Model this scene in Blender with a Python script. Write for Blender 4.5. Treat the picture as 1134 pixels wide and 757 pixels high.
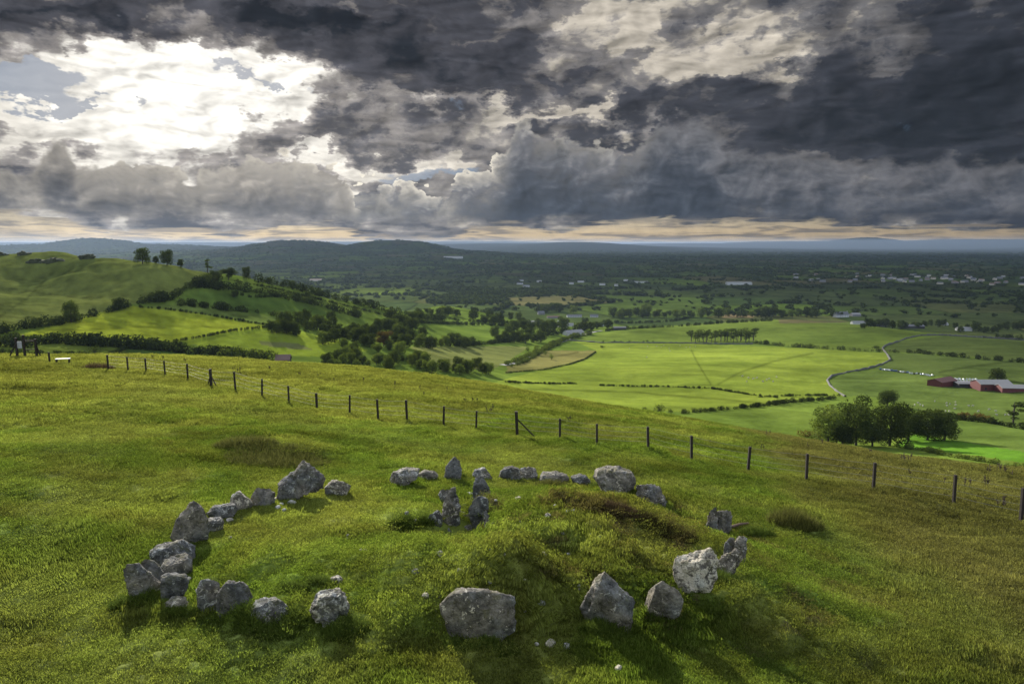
import bpy, bmesh, math, random
import numpy as np
from mathutils import Vector, Matrix
R = math.radians
for o in list(bpy.data.objects):
    bpy.data.objects.remove(o, do_unlink=True)
SC = bpy.context.scene
COL = SC.collection
rng = np.random.default_rng(7)
random.seed(7)

# ------------------------------------------------------------------ camera
CAMZ, PITCH, FPX, CX, CY = 7.7, R(8.17), 756.0, 567.0, 378.5
cam_d = bpy.data.cameras.new('camera'); cam = bpy.data.objects.new('camera', cam_d); COL.objects.link(cam)
cam.location = (0, 0, CAMZ); cam.rotation_euler = (R(90) - PITCH, 0, 0)
cam_d.lens = 24; cam_d.sensor_width = 36; cam_d.clip_start = 0.1; cam_d.clip_end = 400000
SC.camera = cam

# ------------------------------------------------------------------ light and exposure
SUN_AZ, SUN_EL = R(-25), R(22)          # azimuth from +Y, positive to the right
EXPO = 1.25
SUN_STRENGTH = 4.5
SC.view_settings.view_transform = 'Standard'; SC.view_settings.look = 'None'
SC.view_settings.exposure = EXPO; SC.view_settings.gamma = 1; SC.view_settings.use_curve_mapping = False
SC.cycles.use_denoising = True
SC.cycles.max_bounces = 6; SC.cycles.diffuse_bounces = 3; SC.cycles.transmission_bounces = 4
SC.cycles.transparent_max_bounces = 8; SC.cycles.volume_bounces = 1
SC.cycles.caustics_reflective = False; SC.cycles.caustics_refractive = False
sdir = Vector((math.sin(SUN_AZ) * math.cos(SUN_EL), math.cos(SUN_AZ) * math.cos(SUN_EL), math.sin(SUN_EL)))
sun_d = bpy.data.lights.new('sun', 'SUN'); sun_d.energy = SUN_STRENGTH; sun_d.angle = R(1.2); sun_d.color = (1, 0.93, 0.80)
sun = bpy.data.objects.new('sun', sun_d); COL.objects.link(sun)
sun.rotation_euler = (-sdir).to_track_quat('-Z', 'Y').to_euler()

# ------------------------------------------------------------------ node expression helper
class G:
    """tiny wrapper: build shader maths with python operators"""
    def __init__(s, tree): s.t = tree
    def sock(s, node, idx): return E(s, node.outputs[idx])
    def new(s, kind, **kw):
        n = s.t.nodes.new(kind)
        for k, v in kw.items(): setattr(n, k, v)
        return n
    def m(s, op, *a, clamp=False):
        n = s.new('ShaderNodeMath', operation=op, use_clamp=clamp)
        for i, v in enumerate(a): s.put(n.inputs[i], v)
        return E(s, n.outputs[0])
    def put(s, inp, v):
        if isinstance(v, E): s.t.links.new(v.s, inp)
        elif v is not None:
            if isinstance(v, (tuple, list)) and len(v) == 3 and inp.type == 'RGBA': v = (*v, 1)
            inp.default_value = v
    def xyz(s, x, y, z):
        n = s.new('ShaderNodeCombineXYZ')
        for i, v in enumerate((x, y, z)): s.put(n.inputs[i], v)
        return E(s, n.outputs[0])
    def noise(s, vec, scale=1.0, detail=6.0, rough=0.55, dist=0.0, lac=2.0, dim='3D'):
        n = s.new('ShaderNodeTexNoise', noise_dimensions=dim)
        if vec is not None: s.put(n.inputs['Vector'], vec)
        s.put(n.inputs['Scale'], scale); s.put(n.inputs['Detail'], detail); s.put(n.inputs['Roughness'], rough)
        s.put(n.inputs['Distortion'], dist); s.put(n.inputs['Lacunarity'], lac)
        return E(s, n.outputs[0])
    def noise2(s, *a): return s.noise(*a, dim='2D')
    def sstep(s, v, a, b):
        n = s.new('ShaderNodeMapRange', interpolation_type='SMOOTHSTEP')
        s.put(n.inputs[0], v); s.put(n.inputs[1], a); s.put(n.inputs[2], b); s.put(n.inputs[3], 0.0); s.put(n.inputs[4], 1.0)
        return E(s, n.outputs[0])
    def mixc(s, f, a, b, blend='MIX'):
        n = s.new('ShaderNodeMix', data_type='RGBA', blend_type=blend, clamp_factor=True)
        s.put(n.inputs[0], f); s.put(n.inputs[6], a); s.put(n.inputs[7], b)
        return E(s, n.outputs[2])
    def vm(s, op, *a):
        n = s.new('ShaderNodeVectorMath', operation=op)
        for i, v in enumerate(a):
            if op == 'SCALE' and i == 1: s.put(n.inputs[3], v)
            else: s.put(n.inputs[i], v)
        return E(s, n.outputs[1] if op in ('DOT_PRODUCT', 'LENGTH', 'DISTANCE') else n.outputs[0])
    def curve(s, v, pts, lo, hi):
        """1D hand-drawn function: pts (x, y), x in lo..hi, y returned as is"""
        ys = [p[1] for p in pts]; y0, y1 = min(ys), max(ys)
        if y1 - y0 < 1e-6: y1 = y0 + 1
        n = s.new('ShaderNodeFloatCurve')
        cm = n.mapping; c = cm.curves[0]; cm.extend = 'HORIZONTAL'
        P = [((x - lo) / (hi - lo), (y - y0) / (y1 - y0)) for x, y in pts]
        c.points[0].location = P[0]; c.points[1].location = P[-1]
        for p in P[1:-1]: c.points.new(*p)
        cm.update()
        s.put(n.inputs[1], (v - lo) / (hi - lo))
        return E(s, n.outputs[0]) * (y1 - y0) + y0
class E:
    def __init__(s, g, so): s.g, s.s = g, so
    def __add__(s, o): return s.g.m('ADD', s, o)
    __radd__ = __add__
    def __sub__(s, o): return s.g.m('SUBTRACT', s, o)
    def __rsub__(s, o): return s.g.m('SUBTRACT', o, s)
    def __mul__(s, o): return s.g.m('MULTIPLY', s, o)
    __rmul__ = __mul__
    def __truediv__(s, o): return s.g.m('DIVIDE', s, o)
    def __neg__(s): return s.g.m('MULTIPLY', s, -1.0)
    def clamp(s): return s.g.m('ADD', s, 0.0, clamp=True)
    def exp(s): return s.g.m('EXPONENT', s)
    def abs(s): return s.g.m('ABSOLUTE', s)
    def max(s, o): return s.g.m('MAXIMUM', s, o)
    def min(s, o): return s.g.m('MINIMUM', s, o)

def azel(px, py):
    """photo direction -> azimuth, elevation in degrees (for laying out the clouds on the sky)"""
    x = (px - CX) / FPX; u = (CY - py) / FPX
    d = Vector((x, math.cos(PITCH) + u * math.sin(PITCH), -math.sin(PITCH) + u * math.cos(PITCH))).normalized()
    return math.degrees(math.atan2(d.x, d.y)), math.degrees(math.asin(d.z))

# ------------------------------------------------------------------ sky
def build_world():
    w = bpy.data.worlds.new('World'); SC.world = w; w.use_nodes = True
    t = w.node_tree; t.nodes.clear(); g = G(t)
    sky = g.new('ShaderNodeTexSky', sky_type='NISHITA', sun_disc=False, sun_elevation=SUN_EL, sun_rotation=SUN_AZ, air_density=1.3, dust_density=2.0)
    clear = g.vm('SCALE', g.sock(sky, 0), 0.07)
    tc = g.new('ShaderNodeTexCoord'); d = g.sock(tc, 0)
    sep = g.new('ShaderNodeSeparateXYZ'); g.put(sep.inputs[0], d)
    dx, dy, dz = (g.sock(sep, i) for i in range(3))
    U = g.m('ARCTAN2', dx, dy) * (180 / math.pi)
    V = g.m('ARCSINE', dz) * (180 / math.pi)
    # coordinates of a cloud deck seen in perspective, and of upright cumulus
    inv = 1.0
    den = dz.max(0.0) + 0.10
    deck = g.xyz(dx / den, dy / den, 0.0)
    up = g.xyz(U * 0.1, V * 0.2, 0.0)
    wob = g.noise2(up, 1.1, 5, 0.6) - 0.5
    wob2 = g.noise2(g.xyz(U * 0.1 + 7.3, V * 0.2 + 3.0, 0.0), 2.0, 5, 0.62) - 0.5
    Uw = U + wob * 11.0; Vw = V + wob2 * 6.5
    P = g.xyz(Uw, Vw, 0.0)
    def blob(px, py, rx, ry, amp, acc):
        a, e = azel(px, py); k = 0.0735  # degrees per photo pixel
        q = g.vm('MULTIPLY', g.vm('SUBTRACT', P, (a, e, 0.0)), (1 / (rx * k), 1 / (ry * k), 0.0))
        v = (-g.vm('DOT_PRODUCT', q, q)).exp() * amp
        return v if acc is None else acc + v
    # cover: 0 = open bright gap, 1 = thick dark cloud
    T = None
    for b in BLOBS: T = blob(*b, T)
    nd = g.noise2(deck, 1.5, 7, 0.50, 0.3)                  # structure of the deck
    nf = g.noise2(g.xyz(U * 0.1 + 5.0, V * 0.20, 5.0), 2.1, 8, 0.51, 0.2)
    vb = g.new('ShaderNodeTexVoronoi', feature='SMOOTH_F1', voronoi_dimensions='2D'); g.put(vb.inputs['Vector'], g.xyz(Uw * 0.6 + U * 0.4, Vw * 1.5, 0.0)); g.put(vb.inputs['Scale'], 0.30); g.put(vb.inputs['Smoothness'], 0.4); g.put(vb.inputs['Detail'], 2.0); g.put(vb.inputs['Roughness'], 0.55)
    pf = 0.5 - g.sock(vb, 0)
    T = T + 0.70 + pf * 0.55 + (nd - 0.5) * 0.95 + (nf - 0.5) * 1.15
    # relief: the same field looked up a little nearer the sun
    sA, sE = math.degrees(SUN_AZ), 11.0
    nf3 = g.noise2(g.xyz(U * 0.1 + 5.0, V * 0.30, 5.0), 2.2, 3, 0.5, 0.3)
    nf2 = g.noise2(g.xyz(U * 0.1 + 4.95, V * 0.30 + 0.07, 5.0), 2.2, 3, 0.5, 0.3)
    rel = (nf2 - nf3)
    # glow round the sun
    q = g.vm('MULTIPLY', g.vm('SUBTRACT', g.xyz(U, V, 0.0), (azel(215, 95)[0], azel(215, 95)[1], 0.0)), (1 / 15.0, 1 / 10.0, 0.0))
    glow = (-g.vm('DOT_PRODUCT', q, q)).exp()
    q2 = g.vm('MULTIPLY', g.vm('SUBTRACT', g.xyz(U, V, 0.0), (azel(215, 95)[0], 6.0, 0.0)), (1 / 42.0, 1 / 30.0, 0.0))
    glow2 = (-g.vm('DOT_PRODUCT', q2, q2)).exp()
    S = SKY_SCALE
    def c(r, gg, b): return tuple(((v / 255) ** 2.2) * S for v in (r, gg, b))
    # colours of the deck, thin to thick
    bright = g.mixc(glow, c(206, 197, 182), tuple(v * 1.25 for v in c(255, 251, 242)))
    mid = g.mixc(glow2, c(92, 93, 97), c(158, 152, 148))
    dark = g.mixc(glow2, c(50, 54, 62), c(84, 84, 90))
    col = g.mixc(g.sstep(T, 0.02, 0.42), bright, mid)
    col = g.mixc(g.sstep(T, 0.36, 0.85), col, dark)
    col = g.mixc(g.sstep(T, 0.85, 1.5), col, c(42, 45, 51))
    shade = 1.0 + rel * 1.8 + pf * 0.30
    col = g.vm('SCALE', col, shade.max(0.45).min(1.7))
    # clear blue shows in a few holes of the left gap
    hole = None
    for b in HOLES: hole = blob(*b, hole)
    hole = g.sstep(hole + (nf - 0.5) * 1.6, 0.38, 0.62)
    col = g.mixc(hole * 0.9, col, g.vm('ADD', g.vm('SCALE', clear, 0.05), c(88, 118, 152)))
    # upright cumulus banks, far to near
    def bank(col, top, base, seed, lit, body, deep, rim, fade, alpha=1.0, soft=0.16, amp=1.0):
        lo, hi = -60, 60
        tp = g.curve(U, [(azel(x, y)[0], azel(x, y)[1]) for x, y in top], lo, hi)
        rimU = g.curve(U, [(azel(x, 200)[0], v) for x, v in rim], lo, hi)
        crisp = (rimU * 1.1 + 0.25).min(1.0)
        n1 = g.noise2(g.xyz(U * 0.1 + seed, V * 0.15, 0.0), 4.0, 7, 0.56, 0.2)
        vo = g.new('ShaderNodeTexVoronoi', feature='SMOOTH_F1', voronoi_dimensions='2D'); g.put(vo.inputs['Vector'], g.xyz(U + wob * 3 + seed * 9, V * 1.2 + wob2 * 3, 0.0)); g.put(vo.inputs['Scale'], 0.62); g.put(vo.inputs['Smoothness'], 0.35)
        g.put(vo.inputs['Detail'], 1.5); g.put(vo.inputs['Roughness'], 0.6)
        puff = 0.5 - g.sock(vo, 0)
        s = tp - V + (n1 - 0.5) * 3.0 * amp + puff * 1.7 * amp * crisp
        m1 = g.noise2(g.xyz(U * 0.1 + seed, V * 0.15, 0.0), 4.0, 3, 0.5, 0.2)
        m2 = g.noise2(g.xyz(U * 0.1 - 0.03 + seed, V * 0.15 + 0.035, 0.0), 4.0, 3, 0.5, 0.2)
        r = (m2 - m1) * 1.5 - (n1 - 0.5) * 0.55 + puff * 0.30 * crisp
        fadeU = g.curve(U, [(azel(x, 200)[0], v) for x, v in fade], lo, hi)
        a = g.sstep(s, 0.0, 1.5 - crisp * 1.25) * g.sstep(V + (nf - 0.5) * 1.2, azel(567, base + 9)[1], azel(567, base - 9)[1]) * fadeU * alpha
        b = g.mixc(g.sstep(s + (n1 - 0.5) * 5, 0.0, 4.5), lit, body)
        b = g.mixc(g.sstep(s + (n1 - 0.5) * 6, 2.0, 8.0), b, deep)
        b = g.vm('SCALE', b, (1.0 + r * 0.9).max(0.6).min(1.45))
        b = g.mixc(((-(s.max(0.0)) * 0.55).exp() * rimU * g.sstep(n1, 0.38, 0.62) * 0.75).clamp(), b, c(222, 214, 200))
        edge = (-(s.max(0.0)) * 2.2).exp() * rimU * g.sstep(n1 + puff * 0.4, 0.30, 0.52) * 1.5 + (r * 2.2 - 0.12).clamp() * rimU * (-(s.max(0.0)) * 0.9).exp()
        b = g.mixc(edge.clamp(), b, c(255, 246, 226))
        return g.mixc(a, col, b)
    col = bank(col, [(-60, 150), (380, 205), (400, 200), (420, 196), (450, 195), (480, 208), (500, 196), (515, 184), (540, 182), (556, 170), (566, 150), (572, 133), (582, 130), (592, 141), (615, 142), (640, 146), (668, 155), (690, 158), (715, 150), (735, 128), (760, 124), (800, 150), (900, 168), (1010, 170), (1250, 172)],
               244, 2.0, c(112, 112, 116), c(76, 81, 90), c(58, 64, 74),
               [(-60, 0), (380, 0.9), (420, 1.0), (500, 1.0), (545, 0.85), (580, 0.35), (640, 0.40), (690, 0.35), (720, 0.15), (780, 0.05), (900, 0.04), (1134, 0.03)],
               [(-60, 0), (360, 0), (392, 1), (780, 1), (850, 0.8), (1134, 0.75), (1250, 0.6)])
    col = bank(col, [(-150, 175), (0, 176), (25, 190), (45, 165), (62, 146), (75, 152), (88, 178), (110, 176), (150, 172), (190, 176), (215, 190), (240, 180), (262, 172), (300, 170), (345, 172), (370, 180), (384, 190), (392, 214), (400, 232), (1134, 250)],
               240, 9.0, c(150, 144, 136), c(100, 99, 101), c(72, 75, 82),
               [(-60, 0.25), (60, 0.15), (110, 0.35), (160, 0.6), (200, 0.5), (240, 0.4), (300, 0.5), (350, 0.8), (390, 0.9), (420, 0.2), (1134, 0)],
               [(-150, 1), (0, 1), (385, 1), (402, 0), (1134, 0)], amp=0.85)
    # low clear strip above the horizon, warm, with far streaks and shafts
    st = g.noise2(g.xyz(U * 0.09, V * 1.1, 11.0), 2.2, 6, 0.6, 0.4)
    shaft = g.noise2(g.xyz(U * 0.8 + V * 0.35, 0.0, 2.0), 1.0, 3, 0.5)
    warmU = g.curve(U, [(azel(x, 260)[0], v) for x, v in [(-150, 0.5), (0, 0.72), (60, 0.8), (160, 0.95), (260, 0.95), (400, 0.85), (470, 0.8), (560, 0.72), (640, 0.72), (760, 0.62), (840, 0.55), (920, 0.5), (1134, 0.40), (1250, 0.3)]], -60, 60)
    topV = g.curve(U, [(azel(x, y)[0], azel(x, y)[1]) for x, y in [(-150, 246), (0, 232), (60, 236), (110, 250), (250, 256), (320, 248), (390, 256), (470, 262), (520, 252), (600, 250), (680, 246), (740, 240), (760, 246), (820, 243), (940, 247), (1134, 252), (1250, 255)]], -60, 60)
    a = g.sstep(topV - V + (st - 0.5) * 2.2 + (nf - 0.5) * 1.2, -0.10, 0.35)
    strip = g.mixc(g.sstep(V, 0.0, 2.2), c(255, 228, 184), c(222, 212, 192))
    strip = g.mixc(g.sstep(st, 0.42, 0.66) * 0.85, strip, c(142, 136, 134))
    strip = g.vm('SCALE', g.vm('MULTIPLY', strip, (1.06, 1.0, 0.86)), warmU * (0.88 + shaft * 0.5))
    col = g.mixc(a, col, strip)
    # rays of light below the gap
    ray = g.noise2(g.xyz((U - azel(330, 150)[0]) / (14.0 - V).max(1.0) * 3.0, 0.0, 8.0), 1.6, 3, 0.5)
    rm = (-g.vm('DOT_PRODUCT', *(2 * [g.vm('MULTIPLY', g.vm('SUBTRACT', g.xyz(U, V, 0.0), (azel(330, 190)[0], azel(330, 190)[1], 0.0)), (1 / 12.0, 1 / 4.5, 0.0))]))).exp()
    col = g.vm('ADD', col, g.vm('SCALE', g.xyz(*c(110, 106, 100)), ray * rm * 0.75))
    # overhead and behind the viewer the cover is thinner and paler
    over = g.sstep(V, 24.0, 55.0).max(g.sstep(U.abs(), 62.0, 100.0))
    thin = g.mixc(g.sstep(nd, 0.35, 0.62), g.vm('ADD', clear, c(190, 198, 215)), c(*OVER))
    col = g.mixc(over, col, thin)
    col = g.mixc(g.sstep(V, -1.2, -0.1), c(60, 66, 70), col)
    bg = g.new('ShaderNodeBackground'); g.put(bg.inputs[0], col); bg.inputs[1].default_value = 1.0
    out = g.new('ShaderNodeOutputWorld'); t.links.new(bg.outputs[0], out.inputs[0])
    w.cycles.sampling_method = 'NONE'

SKY_SCALE = 1.0 / 2 ** EXPO
OVER = (225, 229, 238)
# photo-direction, half widths, amount (negative = gap)
BLOBS = [(212, 84, 102, 40, -1.4), (130, 60, 55, 18, -0.45), (50, 115, 95, 24, -0.62), (40, 155, 80, 18, -0.5), (180, 132, 100, 24, -0.55), (285, 98, 50, 22, -0.45), (60, 92, 60, 14, 0.2), (95, 132, 60, 5, 0.3), (130, 103, 22, 4, 0.35), (205, 112, 40, 4, 0.5), (40, 146, 60, 6, 0.25),
         (290, 118, 40, 14, -0.2), (150, 185, 40, 12, -0.5), (345, 172, 35, 9, -0.7), (425, 186, 40, 10, -0.85), (385, 222, 26, 16, -0.6), (520, 178, 40, 8, -0.4), (500, 118, 70, 9, -0.45),
         (60, 26, 170, 20, 0.6), (330, 18, 170, 28, 0.6), (440, 70, 130, 40, 0.45), (330, 140, 60, 22, 0.35), (420, 160, 90, 12, 0.12), (60, 0, 120, 14, 0.2),
         (700, 45, 90, 26, -0.42), (805, 45, 105, 34, -0.36), (770, 78, 50, 10, -0.25), (900, 68, 50, 10, -0.3), (470, 118, 50, 5, -0.25), (550, 108, 30, 4, -0.2), (380, 3, 45, 8, -0.65), (620, 22, 70, 10, -0.3),
         (595, 130, 40, 8, -0.7), (655, 128, 50, 7, -0.7), (688, 146, 22, 8, -0.7), (748, 134, 20, 6, -0.6), (590, 85, 110, 18, 0.25),
         (560, 10, 60, 25, 0.2), (950, 120, 190, 36, 0.5), (1080, 60, 90, 60, 0.35), (1134, 150, 90, 60, 0.4), (700, 108, 120, 10, 0.2), (850, 170, 180, 30, 0.25)]
HOLES = [(38, 92, 54, 15, 1.15), (280, 80, 30, 7, 0.75), (118, 113, 30, 5, 0.7), (470, 190, 70, 12, 0.62), (575, 0, 0.1, 0.1, 0.0)]
build_world()

# ------------------------------------------------------------------ numpy noise
def _h(ix, iy, seed):
    h = (ix.astype(np.int64) * 374761393 + iy.astype(np.int64) * 668265263 + seed * 1442695041) & 0xffffffff
    h = ((h ^ (h >> 13)) * 1274126177) & 0xffffffff
    return ((h ^ (h >> 16)) & 0xffff) / 65535.0
def vnoise(x, y, seed=0):
    ix, iy = np.floor(x), np.floor(y); fx, fy = x - ix, y - iy
    fx = fx * fx * fx * (fx * (fx * 6 - 15) + 10); fy = fy * fy * fy * (fy * (fy * 6 - 15) + 10)
    a, b, c, d = _h(ix, iy, seed), _h(ix + 1, iy, seed), _h(ix, iy + 1, seed), _h(ix + 1, iy + 1, seed)
    return (a * (1 - fx) + b * fx) * (1 - fy) + (c * (1 - fx) + d * fx) * fy
def fbm(x, y, scale, octv=4, seed=0, rough=0.5):
    t = 0; a = 1; n = 0; x = np.asarray(x, float) / scale; y = np.asarray(y, float) / scale
    for i in range(octv):
        t = t + a * (vnoise(x, y, seed + i * 17) - 0.5); n += a; a *= rough
        x, y = x * 1.93 + y * 0.41 + 5.2, y * 1.93 - x * 0.41 + 1.3
    return t / n
def sst(v, a, b):
    t = np.clip((v - a) / (b - a), 0, 1); return t * t * (3 - 2 * t)

# ------------------------------------------------------------------ terrain height
SP, CP = math.sin(PITCH), math.cos(PITCH)
def unproj(px, py, depth):
    x = (px - CX) / FPX * depth; u = (CY - py) / FPX * depth
    return (x, depth * CP + u * SP, CAMZ - depth * SP + u * CP)
def unz(px, py, z):
    u = (CY - py) / FPX
    return unproj(px, py, (z - CAMZ) / (-SP + u * CP))
def proj(x, y, z):
    dz = z - CAMZ; dep = y * CP - dz * SP; up = y * SP + dz * CP
    dep = np.where(dep > 0.1, dep, 0.1)
    return CX + x / dep * FPX, CY - up / dep * FPX, dep
PLAIN = -140.0
CTRL = []
for px, py, z in [(567, 757, .05), (0, 757, .35), (300, 757, .2), (1134, 757, -1.3), (850, 757, -.5), (567, 690, 0), (150, 640, .05), (830, 640, -.7), (1134, 640, -2.7),
                  (567, 560, -.9), (350, 545, -.6), (200, 550, -.4), (900, 590, -2.0), (0, 600, .45), (0, 500, .0), (0, 450, -1.3), (350, 620, -.1), (700, 560, -1.2), (150, 470, -1.3), (330, 490, -1.2)]:
    CTRL.append(unz(px, py, z))
FENCE = [(42, 396, 76), (75, 400, 70), (120, 410, 64), (175, 419, 60), (235, 429, 55), (350, 451, 46), (450, 468, 42), (575, 484, 38), (660, 492, 37), (717, 502, 36), (765, 511, 35.5), (828, 521, 34.5), (893, 531, 33.5), (967, 543, 32.5), (1055, 560, 31), (1132, 576, 29.5), (1300, 600, 27)]
NEAR_BROW = [(-200, 388, 100), (0, 394, 98), (200, 396, 100), (400, 409, 95), (540, 427, 85), (700, 457, 75), (830, 479, 68), (950, 501, 62), (1134, 523, 55), (1350, 550, 50)]
for p in FENCE + NEAR_BROW: CTRL.append(unproj(*p))
for px, py, d in NEAR_BROW:                      # ground falls away behind the brow
    CTRL.append(unproj(px, py + 26, d * 1.55))
VALLEY = [(950, 492, 245), (1134, 505, 215), (1080, 482, 265), (830, 462, 290), (1134, 470, 290), (1080, 430, 420), (920, 436, 390), (1134, 425, 430), (1134, 400, 560), (1134, 378, 760), (1046, 371, 800), (1300, 380, 760), (1300, 430, 420),
          (1000, 400, 560), (985, 365, 900), (620, 424, 420), (700, 440, 360), (850, 432, 390), (800, 400, 560), (700, 405, 520), (800, 379, 790), (870, 385, 720), (930, 380, 760), (850, 355, 1080), (780, 360, 1000), (900, 356, 1040), (700, 367, 900), (640, 378, 800),
          (620, 362, 1250), (600, 384, 720), (560, 403, 520), (520, 400, 500), (560, 350, 1400),
          (470, 390, 440), (540, 412, 410), (430, 372, 560), (500, 365, 800), (540, 375, 760), (470, 345, 1150), (520, 340, 1500),
          (420, 405, 400), (330, 396, 380), (250, 390, 370), (130, 385, 345), (0, 376, 320), (-150, 372, 300), (105, 380, 345), (60, 362, 370), (150, 340, 420), (220, 360, 410), (300, 361, 440), (200, 378, 385), (300, 385, 400), (390, 382, 440),
          (0, 362, 350), (0, 330, 430), (100, 320, 450), (50, 300, 500), (200, 325, 460), (215, 308, 490), (-150, 320, 430),
          (260, 325, 500), (340, 340, 560), (380, 350, 600), (250, 345, 460), (330, 357, 480)]
RIDGE = [(-200, 288, 540), (0, 283, 540), (60, 283, 520), (110, 286, 500), (158, 291, 490), (215, 300, 505), (270, 309, 530), (330, 322, 600), (400, 337, 700), (450, 347, 800), (480, 352, 900)]
for p in VALLEY + RIDGE: CTRL.append(unproj(*p))
for px, py, d in RIDGE[:-1]:
    x, y, z = unproj(px, py, d); CTRL.append((x * 1.12, y * 1.12, z - 12)); CTRL.append((x * 1.5, y * 1.5, max(PLAIN, z - 75 - d * 0.03)))
for px, py, d in [(850, 355, 1080), (900, 356, 1040), (780, 360, 1000), (985, 365, 900), (1046, 371, 800), (1134, 378, 760), (1300, 380, 760)]:
    x, y, z = unproj(px, py, d); CTRL.append((x * 1.18, y * 1.18, z - 24))
for azd in range(-70, 71, 14):
    for r in (1700, 2600): CTRL.append((math.sin(R(azd)) * r, math.cos(R(azd)) * r, PLAIN))
CTRL += [(0, 1.0, 5.9), (3, 4, 4.8), (-3, 4, 4.8), (0, 7.5, 1.6), (6, 7, 1.5), (-6, 7, 1.8), (25, 3, -3), (-25, 3, 1), (60, 10, -12), (-60, 10, 0), (-60, 40, -2), (60, 40, -18), (0, -15, 2), (200, 60, -50), (-200, 60, -10), (0, -200, 0), (150, -150, -10), (-150, -150, 0), (0, -2000, -60), (1500, 200, -130), (-1500, 200, -60)]
CT = np.array(CTRL)
# a photographer's cairn is under the camera: keep the ground under the lens
def _uv(x, y):
    r = np.hypot(x, y) + 2.0
    return x / r * 1.6 * np.minimum(1, r / 6), y / r * 1.6 * np.minimum(1, r / 6), np.log(r)
_cu = np.stack(_uv(CT[:, 0], CT[:, 1]), 1)
_C0 = 0.06
def _phi(d2): return np.sqrt(d2 + _C0 ** 2)
_D = ((_cu[:, None, :] - _cu[None]) ** 2).sum(-1)
_A = np.block([[_phi(_D) - 1e-9 * np.eye(len(_cu)), np.ones((len(_cu), 1)), _cu], [np.ones((1, len(_cu))), np.zeros((1, 4))], [_cu.T, np.zeros((3, 4))]])
_W = np.linalg.lstsq(_A, np.concatenate([CT[:, 2], np.zeros(4)]), rcond=None)[0]
def rbf(x, y):
    sh = x.shape; P = np.stack(_uv(x.ravel(), y.ravel()), 1); out = np.empty(len(P))
    for i in range(0, len(P), 60000):
        q = P[i:i + 60000]
        d2 = (q ** 2).sum(1)[:, None] + (_cu ** 2).sum(1)[None] - 2 * q @ _cu.T
        out[i:i + 60000] = _phi(np.maximum(d2, 0)) @ _W[:len(_cu)] + _W[len(_cu)] + q @ _W[len(_cu) + 1:]
    return out.reshape(sh)
def far_bump(px, py, dist, spx, sdist, p=2.0):
    x, y, z = unproj(px, py, dist)
    return (x, y, z - PLAIN, spx / FPX * dist, sdist, p)
FAR = [far_bump(105, 264, 9500, 52, 900), far_bump(112, 269, 9800, 130, 1400), far_bump(330, 266, 8600, 60, 900), far_bump(435, 266, 8300, 58, 800, 2.6), far_bump(380, 272, 8400, 130, 1700, 3), far_bump(255, 277, 7800, 120, 1200),
       far_bump(640, 268.0, 16000, 70, 1500), far_bump(560, 269.5, 17500, 160, 1500), far_bump(960, 263, 26000, 42, 2500), far_bump(930, 267, 27000, 140, 3000, 4),
       far_bump(1090, 265, 24000, 120, 2500, 3), far_bump(780, 269.2, 27000, 120, 2500, 3), far_bump(220, 268.3, 26000, 300, 4000, 4), far_bump(-150, 267, 20000, 120, 4000, 4), far_bump(1300, 266, 20000, 100, 4000, 4), far_bump(470, 267.5, 30000, 200, 4000, 4)]
# the ring site: mound, hollow, pit and banks, as world positions
def gp(px, py, z):
    p = unz(px, py, z); return p[0], p[1]
def _site():
    L = []
    def g_(px, py, z, rx, ry, h, rot=0.0): x, y = gp(px, py, z); L.append((x, y, rx, ry, h, rot))
    g_(560, 640, 0, 4.6, 2.6, .72); g_(670, 585, -.5, 2.3, 1.8, 1.05); g_(600, 595, -.4, 2.2, 1.5, .42); g_(440, 640, 0, 2.2, 1.2, .25)
    g_(395, 585, -.5, 2.0, 1.3, .12); g_(600, 665, 0, 3.8, 1.0, .18); g_(740, 612, -.7, 2.0, 1.0, .16)
    g_(446, 596, -.5, .75, .55, -.62); g_(512, 592, -.5, .8, .9, -.95); g_(510, 612, -.4, 1.1, .6, -.28); g_(470, 575, -.6, 1.0, .6, .2)
    g_(800, 590, -1.2, 1.4, 1.0, -.25); g_(715, 545, -1.1, 1.8, 1.0, .28)
    g_(300, 505, -1.2, 2.0, 1.1, .38); g_(268, 488, -1.3, 1.4, .8, .25); g_(345, 505, -1.2, 1.0, .7, .2)
    g_(235, 560, -.4, 1.1, .7, -.1); g_(200, 640, .1, 1.2, 1.0, .12); g_(300, 690, .1, 1.5, .4, .14); g_(175, 672, .1, .7, .5, .2); g_(660, 700, 0, 2.0, .4, -.05)
    g_(300, 640, 0, 1.0, .6, .18); g_(330, 660, 0, .8, .4, .16); g_(375, 640, 0, .7, .4, .14); g_(10, 430, -2.2, 4.0, 1.2, .3); g_(50, 530, 0, 1.2, .5, .12)
    g_(1000, 720, -1.6, 1.3, .6, .22); g_(1060, 745, -1.6, 1.5, .4, .2); g_(900, 690, -1.3, 1.0, .5, .15); g_(880, 575, -1.9, .9, .5, .15); g_(810, 655, -.9, 1.4, .6, .12)
    return L
SITE = _site()
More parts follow.
